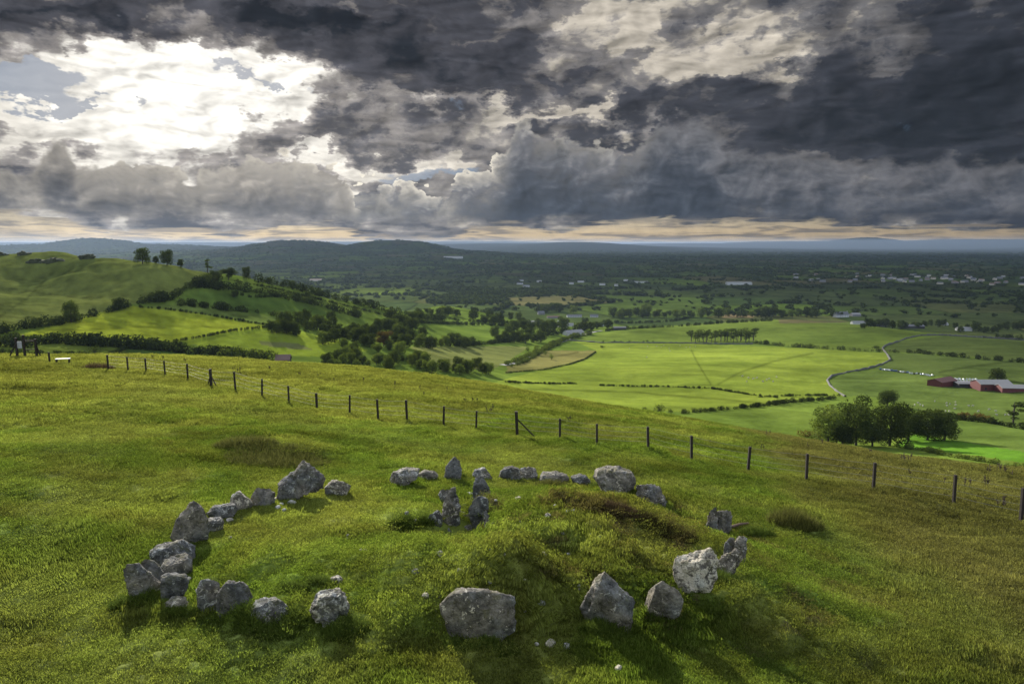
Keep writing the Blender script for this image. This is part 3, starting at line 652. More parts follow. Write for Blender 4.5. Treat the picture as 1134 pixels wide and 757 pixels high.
STONES = [
    (Z6, [(130, 380), (150, 355), (165, 365), (200, 405), (228, 440), (215, 462), (150, 472), (133, 430)], 'pointed grey slab leaning left, farthest left stone of the ring', dict(thick=.35, seed=1, lichen=.1)),
    (Z6, [(180, 347), (200, 343), (232, 375), (265, 410), (250, 425), (215, 420), (190, 385)], 'narrow dark slab leaning steeply against the farthest left slab', dict(thick=.4, seed=2, lichen=0.0)),
    (Z6, [(212, 330), (240, 305), (300, 310), (335, 335), (330, 360), (270, 372), (218, 368)], 'low pale-topped boulder just behind a rounded grey one on the left arc', dict(thick=.6, seed=3, lichen=.45)),
    (Z6, [(225, 378), (258, 345), (310, 335), (328, 362), (325, 395), (290, 408), (245, 405)], 'rounded smooth grey boulder beside the narrow dark leaning slab', dict(thick=.6, seed=4, lichen=.1)),
    (Z6, [(228, 430), (262, 415), (308, 428), (318, 450), (290, 485), (245, 490), (228, 465)], 'squat cracked boulder at the foot of the dark leaning slab', dict(thick=.7, seed=5, lichen=.3)),
    (Z6, [(250, 495), (290, 480), (312, 495), (325, 520), (300, 528), (258, 520)], 'small white-flecked stone below the squat cracked boulder', dict(thick=.7, seed=6, lichen=.55)),
    (Z6, [(252, 305), (262, 265), (285, 225), (318, 192), (340, 190), (365, 215), (383, 265), (370, 300), (320, 312)], 'tall brown-grey slab with slanting top, tallest on the left arc', dict(thick=.35, seed=7, lichen=.12)),
    (Z6, [(375, 235), (420, 225), (435, 250), (425, 268), (385, 272)], 'small pale block right beside the tall slanting slab', dict(thick=.7, seed=8, lichen=.55)),
    (Z6, [(385, 215), (410, 195), (470, 195), (475, 212), (440, 235), (395, 230)], 'low mottled slab lying between the tall slanting slab and the pointed white-flecked stone', dict(thick=.6, seed=9, lichen=.45)),
    (Z6, [(458, 190), (468, 160), (485, 145), (505, 165), (525, 185), (515, 207), (470, 208)], 'small pointed stone flecked with white lichen left of the round grey one', dict(thick=.6, seed=10, lichen=.6)),
    (Z6, [(527, 185), (528, 140), (545, 130), (575, 132), (600, 155), (602, 185), (550, 192)], 'round-topped plain grey stone left of the big dark peaked rock', dict(thick=.6, seed=11, lichen=.0)),
    (Z6, [(620, 165), (626, 118), (655, 95), (700, 57), (730, 80), (755, 100), (763, 148), (700, 152), (640, 168)], 'large dark peaked rock with a pale wedge in its face', dict(thick=.5, seed=12, lichen=.28, rough=.14)),
    (Z6, [(768, 130), (790, 115), (825, 113), (850, 130), (825, 148), (800, 157), (775, 150)], 'flat low white-marked stone in the grass right of the big dark peaked rock', dict(thick=.8, seed=13, lichen=.5)),
    (Z6, [(355, 525), (357, 470), (370, 445), (420, 443), (428, 470), (415, 515), (380, 532)], 'short upright stone striped brown and white on the near left arc', dict(thick=.5, seed=14, lichen=.5)),
    (Z6, [(420, 525), (422, 475), (450, 448), (490, 452), (515, 468), (530, 505), (500, 548), (440, 545)], 'dark blocky grey boulder beside the striped brown and white stone', dict(thick=.6, seed=15, lichen=.12)),
    (Z6, [(520, 562), (530, 530), (550, 508), (590, 500), (635, 512), (660, 540), (652, 575), (585, 582)], 'domed pale boulder half sunk in a long-grass tuft at the near left', dict(thick=.8, seed=16, lichen=.5)),
    (Z6, [(722, 560), (735, 525), (752, 498), (800, 492), (835, 490), (860, 520), (848, 560), (800, 588), (745, 568)], 'knobbly white-patched boulder between the domed boulder and the broad front block', dict(thick=.7, seed=17, lichen=.65, rough=.13)),
    (Z6, [(838, 590), (870, 580), (888, 595), (884, 612), (850, 606)], 'small white stone in long grass right of the knobbly white-patched boulder', dict(thick=.8, seed=18, lichen=.8)),
    (Z7, [(140, 140), (165, 115), (200, 103), (245, 108), (262, 120), (235, 132), (175, 150)], 'long low lichen-streaked slab at the far left of the back row', dict(thick=.6, seed=19, lichen=.5)),
    (Z7, [(244, 112), (270, 97), (298, 102), (314, 114), (300, 124), (255, 128)], 'small flat stone touching the right end of the long low slab at the back', dict(thick=.7, seed=20, lichen=.4)),
    (Z7, [(332, 115), (340, 85), (357, 65), (370, 55), (385, 70), (390, 105), (380, 125), (350, 122)], 'pointed dark stone, tallest and narrowest in the back row', dict(thick=.5, seed=21, lichen=.3)),
    (Z7, [(418, 118), (435, 100), (470, 92), (500, 118), (470, 124)], 'low pale triangular stone right of the pointed dark one in the back row', dict(thick=.7, seed=22, lichen=.4)),
    (Z7, [(510, 115), (525, 88), (555, 82), (580, 90), (585, 118), (545, 124)], 'pale grey boulder joined on its right to a dark cracked one in the back row', dict(thick=.7, seed=23, lichen=.25)),
    (Z7, [(572, 98), (600, 85), (632, 88), (638, 105), (634, 122), (578, 122)], 'dark cracked boulder with white flecks in the middle of the back row', dict(thick=.7, seed=24, lichen=.4, rough=.13)),
    (Z7, [(650, 125), (662, 107), (700, 103), (735, 112), (748, 125), (735, 136), (665, 136)], 'low brownish dome of stone among straw-coloured grass in the back row', dict(thick=.7, seed=25, lichen=.15)),
    (Z7, [(755, 122), (780, 113), (812, 115), (818, 132), (800, 142), (765, 140)], 'small broken stone between the brownish dome and the massive rounded boulder', dict(thick=.7, seed=26, lichen=.35)),
    (Z7, [(815, 140), (835, 115), (865, 102), (910, 98), (950, 112), (965, 150), (955, 175), (900, 178), (840, 165)], 'massive rounded boulder, biggest at the right of the back row', dict(thick=.7, seed=27, lichen=.3)),
    (Z7, [(958, 170), (975, 148), (1015, 148), (1045, 158), (1066, 200), (1060, 215), (1010, 198), (970, 188)], 'cracked slab sloping down right beside the massive rounded boulder', dict(thick=.6, seed=28, lichen=.4, rough=.14)),
    (Z7, [(322, 575), (330, 555), (365, 525), (410, 515), (470, 522), (545, 532), (572, 545), (574, 600), (560, 630), (500, 645), (430, 655), (340, 655)], 'broad flat-topped grey block, largest stone at the front of the ring', dict(thick=.45, seed=29, lichen=.16, rough=.06)),
    (Z7, [(788, 588), (805, 550), (835, 505), (870, 470), (908, 470), (930, 510), (950, 555), (946, 610), (880, 622), (800, 606)], 'ridged peaked grey boulder right of the broad front block', dict(thick=.6, seed=30, lichen=.14, rough=.1)),
    (Z7, [(970, 595), (985, 555), (1010, 512), (1055, 475), (1090, 490), (1115, 540), (1105, 580), (1040, 604)], 'dark smooth leaning stone between the ridged boulder and the white-patched slab', dict(thick=.45, seed=31, lichen=.06, rough=.05)),
    (Z8, [(437, 360), (455, 322), (500, 298), (545, 290), (572, 278), (600, 310), (608, 370), (590, 410), (540, 438), (490, 457), (455, 420)], 'broad slab blotched with bright white lichen on the right arc', dict(thick=.35, seed=32, lichen=1.0)),
    (Z8, [(598, 305), (640, 275), (688, 278), (694, 325), (660, 365), (625, 395), (602, 385)], 'low split stone leaning on the foot of the white-blotched slab', dict(thick=.4, seed=33, lichen=.45, rough=.12)),
    (Z8, [(630, 280), (635, 215), (650, 197), (672, 195), (676, 240), (672, 285), (650, 292)], 'left half of the tall grey pair at the right end of the ring', dict(thick=.6, seed=34, lichen=.2)),
    (Z8, [(670, 285), (673, 215), (682, 190), (700, 188), (716, 212), (714, 285), (698, 305)], 'right half of the tall grey pair, with a streaked white face', dict(thick=.6, seed=35, lichen=.5)),
    (Z8, [(568, 165), (570, 100), (580, 80), (600, 76), (606, 110), (608, 160), (590, 172)], 'upright weathered stump of stone split in layers, left piece, near the rushes', dict(thick=.7, seed=36, lichen=.2, rough=.14)),
    (Z8, [(606, 160), (608, 100), (625, 92), (652, 92), (660, 150), (655, 176), (625, 172)], 'dark ragged right piece of the layered stone stump near the rushes', dict(thick=.7, seed=37, lichen=.1, rough=.16)),
]
CG = 'stones of the open burial chamber'
CHAMBER = [
    (Z7, [(435, 190), (436, 145), (445, 127), (458, 126), (475, 150), (490, 180), (485, 196), (445, 200)], 'tall pointed pale stone at the back of the open chamber', dict(thick=.5, seed=41, lichen=.1)),
    (Z7, [(322, 178), (330, 160), (345, 157), (365, 172), (378, 188), (360, 203), (328, 200)], 'dark boulder at the back left of the open chamber', dict(thick=.7, seed=42, lichen=.3)),
    (Z7, [(322, 265), (335, 220), (350, 190), (366, 186), (378, 215), (376, 285), (345, 292)], 'craggy slab forming the left wall of the open chamber', dict(thick=.5, seed=43, lichen=.45, rough=.15)),
    (Z7, [(282, 270), (290, 250), (318, 244), (326, 262), (324, 305), (292, 300)], 'white-flecked block outside the left wall slab of the chamber', dict(thick=.7, seed=44, lichen=.6)),
    (Z7, [(420, 230), (430, 208), (450, 195), (470, 198), (476, 215), (470, 260), (474, 282), (432, 280)], 'upright block with a pale cap forming the right wall of the open chamber', dict(thick=.6, seed=45, lichen=.25)),
    (Z7, [(467, 245), (474, 240), (482, 250), (485, 300), (474, 303)], 'thin upright slip of stone at the chamber mouth', dict(thick=.8, seed=46, lichen=.2)),
    (Z7, [(484, 290), (495, 276), (520, 274), (530, 284), (510, 298)], 'flat pale stone lying right of the chamber mouth', dict(thick=.9, seed=47, lichen=.4)),
    (Z7, [(384, 290), (395, 278), (420, 278), (433, 290), (410, 297)], 'low flat stone lying across the chamber mouth', dict(thick=.8, seed=48, lichen=.3)),
    (Z7, [(318, 312), (328, 295), (345, 290), (352, 303), (340, 315)], 'small pale lump below the left wall slab of the chamber', dict(thick=.9, seed=49, lichen=.4)),
]
CHAMBER += [(Z7, [(x - w / 2, y), (x - w * .3, y - h), (x + w * .3, y - h * .95), (x + w / 2, y)], lab, dict(thick=.7, seed=60 + i, lichen=lc)) for i, (x, y, w, h, lc, lab) in enumerate([
    (388, 255, 40, 22, .1, 'dark stone lying across the back of the chamber pit'), (432, 208, 26, 26, .2, 'squat stone at the foot of the tall pointed one in the chamber'), (362, 188, 26, 20, .3, 'small stone wedged behind the craggy left wall slab'),
    (452, 296, 22, 14, .5, 'little stone between the block and the thin slip at the chamber mouth'), (306, 250, 20, 14, .4, 'small stone resting against the white-flecked block'), (366, 300, 26, 14, .3, 'rough stone at the foot of the craggy left wall slab'), (497, 200, 24, 10, .3, 'small stone in the grass right of the tall pointed one'), (414, 262, 22, 20, .0, 'dark stone inside the chamber beside the right wall block')])]
for v, pts, lab, kw in STONES: stone(pts, *v, lab, group=KG, **kw)
for v, pts, lab, kw in CHAMBER: stone(pts, *v, lab, group=CG, name='chamber_stone', **kw)
# loose small stones bedded in the turf
LOOSE = [(Z7, x, y, s) for x, y, s in [(278, 347, 10), (318, 348, 12), (358, 342, 12), (320, 368, 30), (155, 410, 10), (135, 402, 8), (240, 430, 26), (202, 442, 10), (383, 432, 20), (470, 328, 14), (488, 400, 12), (535, 432, 10),
         (445, 430, 8), (470, 478, 16), (484, 487, 18), (665, 388, 26), (672, 342, 12), (745, 368, 12), (722, 378, 10), (742, 343, 10), (815, 335, 12), (700, 178, 12), (740, 225, 22), (760, 220, 18), (632, 288, 12), (650, 250, 12),
         (660, 245, 10), (676, 274, 22), (688, 268, 14), (578, 188, 18), (770, 170, 8), (600, 470, 10), (780, 470, 10), (655, 535, 24), (272, 532, 26), (322, 524, 14), (487, 515, 12), (686, 640, 34), (740, 652, 26), (600, 550, 12), (640, 650, 16), (66, 350, 24),
         (210, 252, 18), (237, 277, 14), (15, 312, 10), (940, 298, 8), (700, 210, 10), (675, 450, 10), (395, 215, 26), (420, 172, 20), (505, 235, 9), (548, 262, 9), (585, 300, 9), (700, 300, 9), (560, 330, 8), (620, 345, 9)]]
LOOSE += [(Z6, x, y, s) for x, y, s in [(607, 165, 14), (625, 185, 14), (660, 180, 24), (612, 197, 18), (632, 203, 14), (658, 160, 12), (457, 290, 14), (455, 235, 20), (315, 415, 22), (803, 418, 34), (838, 283, 10)]]
LOOSE += [(Z8, x, y, s) for x, y, s in [(28, 588, 32), (226, 704, 28), (75, 380, 12), (115, 210, 16), (258, 180, 10), (12, 205, 16), (38, 222, 14), (33, 255, 14), (12, 268, 14), (455, 318, 10)]]
pebble_src = []
for k in range(6):
    out = [(math.cos(a) * random.uniform(.38, .5), math.sin(a) * random.uniform(.22, .36)) for a in [i * math.tau / 9 for i in range(9)]]
    pebble_src.append(rock_mesh('loose_stone', out, 0.7, 100 + k, sub=3, rough=.1, cuts=5))
for i, (v, x, y, s) in enumerate(LOOSE):
    g0 = on_ground(v[2] + x / v[0], v[3] + y / v[1]); w = s / v[0] * g0.length / FPX * 1.35
    o = put('loose_stone', pebble_src[i % 6], label='small pale loose stone bedded in the turf of the mound', cat='stone', group='loose stones on the mound')
    o.location = (g0.x, g0.y, g0.z + float(turf(np.array([g0.x]), np.array([g0.y]))[0]) + w * 0.16 + .015); o.scale = (w, w, w * random.uniform(.7, 1.1)); o.rotation_euler = (random.uniform(-.3, .3), random.uniform(-.3, .3), random.uniform(0, 6)); o['lichen'] = random.choice([.9, 1.6, 2.2, 1.2])

# crags on the left hill top
for i, (x, y, w, h, lab) in enumerate([(58, 290, 24, 5, 'dark rocky outcrop just below the crest of the left hill'), (98, 286, 18, 4, 'flat dark crag on the crest of the left hill, right of a larger one'), (40, 290, 16, 3, 'low broken rocks left of the dark outcrop on the left hill'), (26, 282, 14, 3, 'small dark crag on the skyline at the far left'), (3, 283, 10, 4, 'dark crag at the very left edge of the hill skyline')]):
    g0 = on_ground(x, y, True); k = g0.length / FPX; rg = random.Random(i)
    out = [(math.cos(a) * w * k * .5 * rg.uniform(.8, 1.1), math.sin(a) * h * k * rg.uniform(.7, 1.1)) for a in [q * math.tau / 11 for q in range(11)]]
    CRAG = bpy.data.materials.get('mossy_crag') or simple_mat('mossy_crag', (.045, .052, .024), .95, .5, .5)
    o = put('rock_outcrop', rock_mesh('rock_outcrop', out, w * k * .4, 200 + i, sub=4, rough=.3), label=lab, cat='rocks'); o.data.materials.clear(); o.data.materials.append(CRAG); o.location = g0; o['lichen'] = -.5

# ------------------------------------------------------------------ small builders
def box(V, F, c, s, rz=0.0, top=None):
    x, y, z = s[0] / 2, s[1] / 2, s[2] / 2; n = len(V); ca, sa = math.cos(rz), math.sin(rz)
    for i, (a, b, d) in enumerate([(-1, -1, -1), (1, -1, -1), (1, 1, -1), (-1, 1, -1), (-1, -1, 1), (1, -1, 1), (1, 1, 1), (-1, 1, 1)]):
        k = (top if (top is not None and d > 0) else 1.0)
        X, Y = a * x * k, b * y * k; V.append((c[0] + X * ca - Y * sa, c[1] + X * sa + Y * ca, c[2] + d * z))
    F += [[n + i for i in q] for q in [(0, 3, 2, 1), (4, 5, 6, 7), (0, 1, 5, 4), (1, 2, 6, 5), (2, 3, 7, 6), (3, 0, 4, 7)]]
def bar(V, F, a, b, r, sides=6, r2=None):
    a, b = Vector(a), Vector(b); d = (b - a).normalized(); u = d.orthogonal().normalized(); w = d.cross(u); n = len(V); r2 = r if r2 is None else r2
    for p, rr in ((a, r), (b, r2)):
        for k in range(sides):
            t = math.tau * k / sides; V.append(tuple(p + (u * math.cos(t) + w * math.sin(t)) * rr))
    for k in range(sides): F.append([n + k, n + (k + 1) % sides, n + sides + (k + 1) % sides, n + sides + k])
    if sides == 4: F.append([n, n + 3, n + 2, n + 1]); F.append([n + 4, n + 5, n + 6, n + 7])
    else:
        c0 = len(V); V.append(tuple(b))
        for k in range(0, sides): F.append([c0, n + sides + k, n + sides + (k + 1) % sides, c0])
def quads(name, V, F, mat, smooth=False):
    me = bpy.data.meshes.new(name); me.from_pydata([tuple(v) for v in V], [], [tuple(dict.fromkeys(f)) for f in F]); me.update()
    if smooth:
        for p in me.polygons: p.use_smooth = True
    me.materials.append(mat); return me
def ghgt(x, y): return hgt(x, y) + float(turf(np.array([float(x)]), np.array([float(y)]))[0])

# ------------------------------------------------------------------ the wire fence
WOOD = simple_mat('weathered_wood', (0.020, 0.015, 0.011), 0.9, 0.5, 8.0, bump=0.4)
WIRE = simple_mat('galvanised_wire', (0.20, 0.20, 0.19), 0.6, 0.1, 4.0, 0.0)
POSTS = [(120, 395, 410), (142, 397, 411), (162, 400, 413), (183, 402, 416), (208, 405, 420), (234, 412, 429), (261, 414, 434), (290, 421, 440), (320, 428, 447), (351, 433, 452), (387, 437, 458), (419, 441, 464), (451, 444, 468), (491, 450, 473), (527, 455, 477), (573, 457, 483), (620, 464, 486),
         (661, 470, 494), (718, 478, 502), (766, 484, 511), (828, 494, 521), (893, 504, 531), (967, 515, 543), (1056, 530, 560), (1131, 541, 576), (1215, 556, 590)]
def build_fence():
    pts = []
    for px, t, b in POSTS:
        g0 = on_ground(px, b); g0.z = ghgt(g0.x, g0.y); h = (b - t) * g0.length / FPX * 1.02; pts.append((g0, min(max(h, 1.0), 1.5)))
    r0 = root('wire_fence', pts[12][0], 'post and wire fence running across the slope behind the stone ring', 'fence')
    o0 = pts[12][0]
    for i, (p, h) in enumerate(pts):
        V, F = [], []; rel = p - o0; w = 0.19 if i in (5, 15) else random.uniform(.115, .145)
        bar(V, F, (rel.x, rel.y, rel.z - 0.3), (rel.x + random.uniform(-.07, .07), rel.y + random.uniform(-.04, .04), rel.z + h + (0.1 if i in (5, 15) else 0)), w * 0.62, 4)
        put('post', quads('post', V, F, WOOD), r0)
        if i in (5, 15):
            for j in ((i + 1,) if i == 15 else (i - 1, i + 1)):
                q = (pts[j][0] - p); q.normalize(); V, F = [], []
                e = rel + q * 1.0; e.z = ghgt(e.x + o0.x, e.y + o0.y) - o0.z
                bar(V, F, (rel.x, rel.y, rel.z + h * 0.72), (e.x, e.y, e.z), 0.045, 4); put('strut', quads('strut', V, F, WOOD), r0)
    for k, f in enumerate((0.95, 0.72, 0.5, 0.3)):
        V, F = [], []
        for (a, ha), (b, hb) in zip(pts[:-1], pts[1:]):
            A = a - o0 + Vector((0, 0, f * ha)); B = b - o0 + Vector((0, 0, f * hb)); M = (A + B) / 2 - Vector((0, 0, 0.03))
            bar(V, F, A, M, 0.0065, 4); bar(V, F, M, B, 0.0065, 4)
        put('wire', quads('wire', V, F, WIRE), r0)
    return pts
FP = build_fence()
# stile / gate frame at the far left end of the fence
def build_gate():
    L = [(20, 373, 396), (28, 371, 397), (41, 374, 395)]
    g0 = on_ground(28, 397); g0.z = ghgt(g0.x, g0.y)
    r0 = root('wooden_gate', g0, 'dark wooden gate frame with braces and small white notice, left end of fence', 'gate')
    def P(px, dy):  # along the fence at that spot
        q = on_ground(px, 396.5) - g0; return Vector((q.x, q.y, dy))
    for px, h in ((19.5, 2.1), (28, 2.4), (41, 1.9)):
        V, F = [], []; p = P(px, 0); bar(V, F, (p.x, p.y, p.z - .4), (p.x, p.y, p.z + h), 0.13, 4); put('post', quads('post', V, F, WOOD), r0)
    for px0, px1, z0, z1 in ((10, 19.5, 0, 1.5), (41, 45, 1.4, 0.0)):
        V, F = [], []; bar(V, F, P(px0, z0), P(px1, z1), 0.07, 4); put('brace', quads('brace', V, F, WOOD), r0)
    for z in (0.75, 1.65, 1.8):
        V, F = [], []; bar(V, F, P(28, z), P(41.5, z), 0.06, 4); put('rail', quads('rail', V, F, WOOD), r0)
    V, F = [], []; p = P(23.5, 1.35); box(V, F, (p.x, p.y - .1, p.z), (0.55, 0.05, 0.75)); put('notice_board', quads('notice_board', V, F, simple_mat('white_board', (.34, .35, .36), .6)), r0)
    for px in (55.0,):
        a = on_ground(px, 401); V, F = [], []; bar(V, F, (0, 0, -.3), (0, 0, 1.0), 0.09, 4)
        o = put('fence_post', quads('fence_post', V, F, WOOD), label='lone dark post between the gate and the low white bench', cat='post'); o.location = (a.x, a.y, ghgt(a.x, a.y))
    a = on_ground(70, 402.5); az = math.atan2(a.x, a.y)
    r1 = root('bench', (a.x, a.y, ghgt(a.x, a.y)), 'low bench with a pale white plank near the left end of the fence', 'bench', rz=-az - 0.35)
    V, F = [], []; box(V, F, (0, 0, .48), (1.3, .28, .07)); put('seat', quads('seat', V, F, simple_mat('pale_plank', (.75, .72, .70), .5)), r1)
    for s in (-.55, .55):
        V, F = [], []; box(V, F, (s, 0, .2), (.1, .26, .46)); put('leg', quads('leg', V, F, WOOD), r1)
build_gate()
V, F = [], []
a, b = on_ground(810, 583), on_ground(829, 580.5); a.z = ghgt(a.x, a.y) + .06; b.z = ghgt(b.x, b.y) + .08
bar(V, F, (0, 0, 0), (b - a) * 0.5 + Vector((0, 0, .03)), .05, 6, .045); bar(V, F, (b - a) * 0.5 + Vector((0, 0, .03)), b - a, .045, 6, .03)
o = put('fallen_branch', quads('fallen_branch', V, F, simple_mat('bare_wood', (.13, .085, .06), .9)), label='short brown branch lying in the grass right of the layered stone stump', cat='branch'); o.location = a

# ------------------------------------------------------------------ foliage
def leaf_mat(name, c1, c2, trans=0.35):
    m, g, out = new_mat(name)
    at = g.new('ShaderNodeAttribute', attribute_name='tone'); oi = g.new('ShaderNodeObjectInfo')
    col = g.mixc(E(g, at.outputs[2]), c1, c2); col = g.vm('SCALE', col, E(g, oi.outputs['Random']) * 0.6 + 0.7)
    d = g.new('ShaderNodeBsdfDiffuse'); g.put(d.inputs[0], col); tr = g.new('ShaderNodeBsdfTranslucent'); g.put(tr.inputs[0], g.vm('MULTIPLY', col, (1.15, 1.2, 0.5)))
    mx = g.new('ShaderNodeMixShader'); mx.inputs[0].default_value = trans
    g.t.links.new(d.outputs[0], mx.inputs[1]); g.t.links.new(tr.outputs[0], mx.inputs[2]); g.t.links.new(mx.outputs[0], out.inputs[0]); return m
LEAF = leaf_mat('dark_leaves', (.020, .030, .010), (.070, .092, .024))
LEAF_L = leaf_mat('fresh_leaves', (.05, .075, .018), (.125, .155, .038))
HEDGE = leaf_mat('hedge_leaves', (.014, .021, .008), (.045, .060, .018), .25)
LEAF_R = leaf_mat('autumn_leaves', (.055, .042, .014), (.12, .085, .03))
BARK = simple_mat('bark', (.045, .038, .030), .95, .4, 2.0)
def leaf_cloud(lobes, n, leaf, rg, shell=0.55):
    """many small leaf faces spread through a set of ellipsoid lobes; returns verts, faces, tone"""
    L = np.array(lobes, float); vol = L[:, 3] * L[:, 4] * L[:, 5]; pick = rg.choice(len(L), n, p=vol / vol.sum())
    d = rg.normal(size=(n, 3)); d /= np.linalg.norm(d, axis=1)[:, None]; rad = (shell + (1 - shell) * rg.random(n) ** 0.5)
    lump = 1 + 0.16 * np.sin(d[:, 0] * 5 + pick) * np.sin(d[:, 1] * 6 + pick * 2) + 0.1 * np.sin(d[:, 2] * 9 + pick * 3)
    C = L[pick, :3] + d * L[pick, 3:6] * (rad * lump)[:, None]
    s = leaf * rg.uniform(.6, 1.5, n)
    nrm = d + rg.normal(size=(n, 3)) * 0.55; nrm /= np.linalg.norm(nrm, axis=1)[:, None]
    u = np.cross(nrm, rg.normal(size=(n, 3))); u /= np.linalg.norm(u, axis=1)[:, None]; v = np.cross(nrm, u)
    q = np.stack([C - u * s[:, None], C + v * s[:, None] * .6, C + u * s[:, None], C - v * s[:, None] * .6], 1).reshape(-1, 3)
    F = np.arange(n * 4).reshape(-1, 4); tone = np.repeat(np.clip(0.45 * rg.random(n) + 0.65 * rg.random(len(L))[pick], 0, 1), 4)
    return q, F, tone
def leaf_mesh(name, lobes, n, leaf, seed, mat, shell=0.55):
    rg = np.random.default_rng(seed); V, F, t = leaf_cloud(lobes, n, leaf, rg, shell)
    me = mesh_from(name, V, F, mat, smooth=False); a = me.attributes.new('tone', 'FLOAT', 'POINT'); a.data.foreach_set('value', t.astype(np.float32)); return me
def crown_lobes(kind, rg):
    """unit tree: height 1, width about 0.9"""
    L = []
    if kind == 'round':
        L.append((0, 0, .50, .27, .27, .36))
        for i in range(14):
            a = i * 2.4 + rg.uniform(-.4, .4); h = .14 + .70 * (i + rg.random()) / 14; r = .29 * math.sqrt(max(.1, 1 - ((h - .45) / .5) ** 2)); s = rg.uniform(.11, .19); L.append((math.cos(a) * r, math.sin(a) * r, h, s, s, s * .85))
    elif kind == 'wide':
        for i in range(16):
            a = rg.uniform(0, math.tau); r = rg.uniform(.05, .42); s = rg.uniform(.13, .22); L.append((math.cos(a) * r, math.sin(a) * r, rg.uniform(.25, .78), s, s, s * .8))
    elif kind == 'pine':
        for i in range(7):
            a = rg.uniform(0, math.tau); r = rg.uniform(.0, .24); s = rg.uniform(.12, .20); L.append((math.cos(a) * r, math.sin(a) * r, rg.uniform(.42, .90), s * 1.2, s * 1.2, s * .6))
    elif kind == 'sparse':
        for i in range(12):
            a = rg.uniform(0, math.tau); r = rg.uniform(.02, .22); s = rg.uniform(.07, .13); L.append((math.cos(a) * r, math.sin(a) * r, rg.uniform(.25, .95), s, s, s * .6))
    elif kind == 'bush':
        for i in range(7):
            a = rg.uniform(0, math.tau); r = rg.uniform(.0, .33); s = rg.uniform(.2, .32); L.append((math.cos(a) * r, math.sin(a) * r, rg.uniform(.28, .62), s, s, s * 1.0))
    return L
def trunk_mesh(kind, lobes, seed):
    V, F = [], []; rg = np.random.default_rng(seed); top = {'pine': .8, 'sparse': .95, 'bush': .3}.get(kind, .5); r = .030 if kind != 'bush' else .04
    bar(V, F, (0, 0, -.04), (.01, .01, top * .5), r, 6, r * .8); bar(V, F, (.01, .01, top * .5), (0, .01, top), r * .8, 6, r * .3)
    for l in lobes[:7]: z0 = top * rg.uniform(.35, .75); bar(V, F, (.005, .01, z0), (l[0] * .8, l[1] * .8, max(l[2], z0)), r * .45, 5, r * .15)
    return quads('trunk', V, F, BARK, True)
PROTO = {}
for kind, nvar in (('round', 5), ('wide', 3), ('pine', 4), ('sparse', 2), ('bush', 4)):
    for v in range(nvar):
        rg = np.random.default_rng(900 + v * 13 + len(kind)); L = crown_lobes(kind, rg)
        n_hi = {'round': 7500, 'wide': 7500, 'pine': 1500, 'sparse': 1900, 'bush': 2200}[kind]
        for q, (n, lf) in (('hi', (n_hi, .017)), ('lo', (n_hi // 5, .036))):
            for mn, mt in (('d', LEAF), ('l', LEAF_L), ('r', LEAF_R)):
                PROTO[kind, v, q, mn] = None
        PROTO[kind, v] = (L, n_hi, trunk_mesh(kind, L, v))
def proto_crown(kind, v, q, mn):
    key = (kind, v, q, mn)
    if PROTO.get(key) is None:
        L, n, _ = PROTO[kind, v]; mt = {'d': LEAF, 'l': LEAF_L, 'r': LEAF_R}[mn]
        PROTO[key] = leaf_mesh('crown', L, n if q == 'hi' else n // 4, .017 if q == 'hi' else .034, 77 + v, mt)
    return PROTO[key]
NV = {'round': 5, 'wide': 3, 'pine': 4, 'sparse': 2, 'bush': 4}
_tn = [0]
def tree(px, yb, hpx, label, kind='round', wf=1.0, mat='d', group=None, cat=None, dist=None, name=None):
    g0 = on_ground(px, yb, True)
    h = hpx * g0.length / FPX
    _tn[0] += 1; v = _tn[0] % NV[kind]; q = 'hi' if hpx > 13 else 'lo'
    r0 = root(name or ('shrub' if kind == 'bush' else 'tree'), g0, label, cat or ('shrub' if kind == 'bush' else 'tree'), group, rz=random.uniform(0, 6.28))
    c = put('crown', proto_crown(kind, v, q, mat), r0); c.scale = (h * wf, h * wf, h)
    if hpx > 8 or kind in ('pine', 'sparse'):
        t = put('trunk', PROTO[kind, v][2], r0); t.scale = (h * wf, h * wf, h)
    return r0
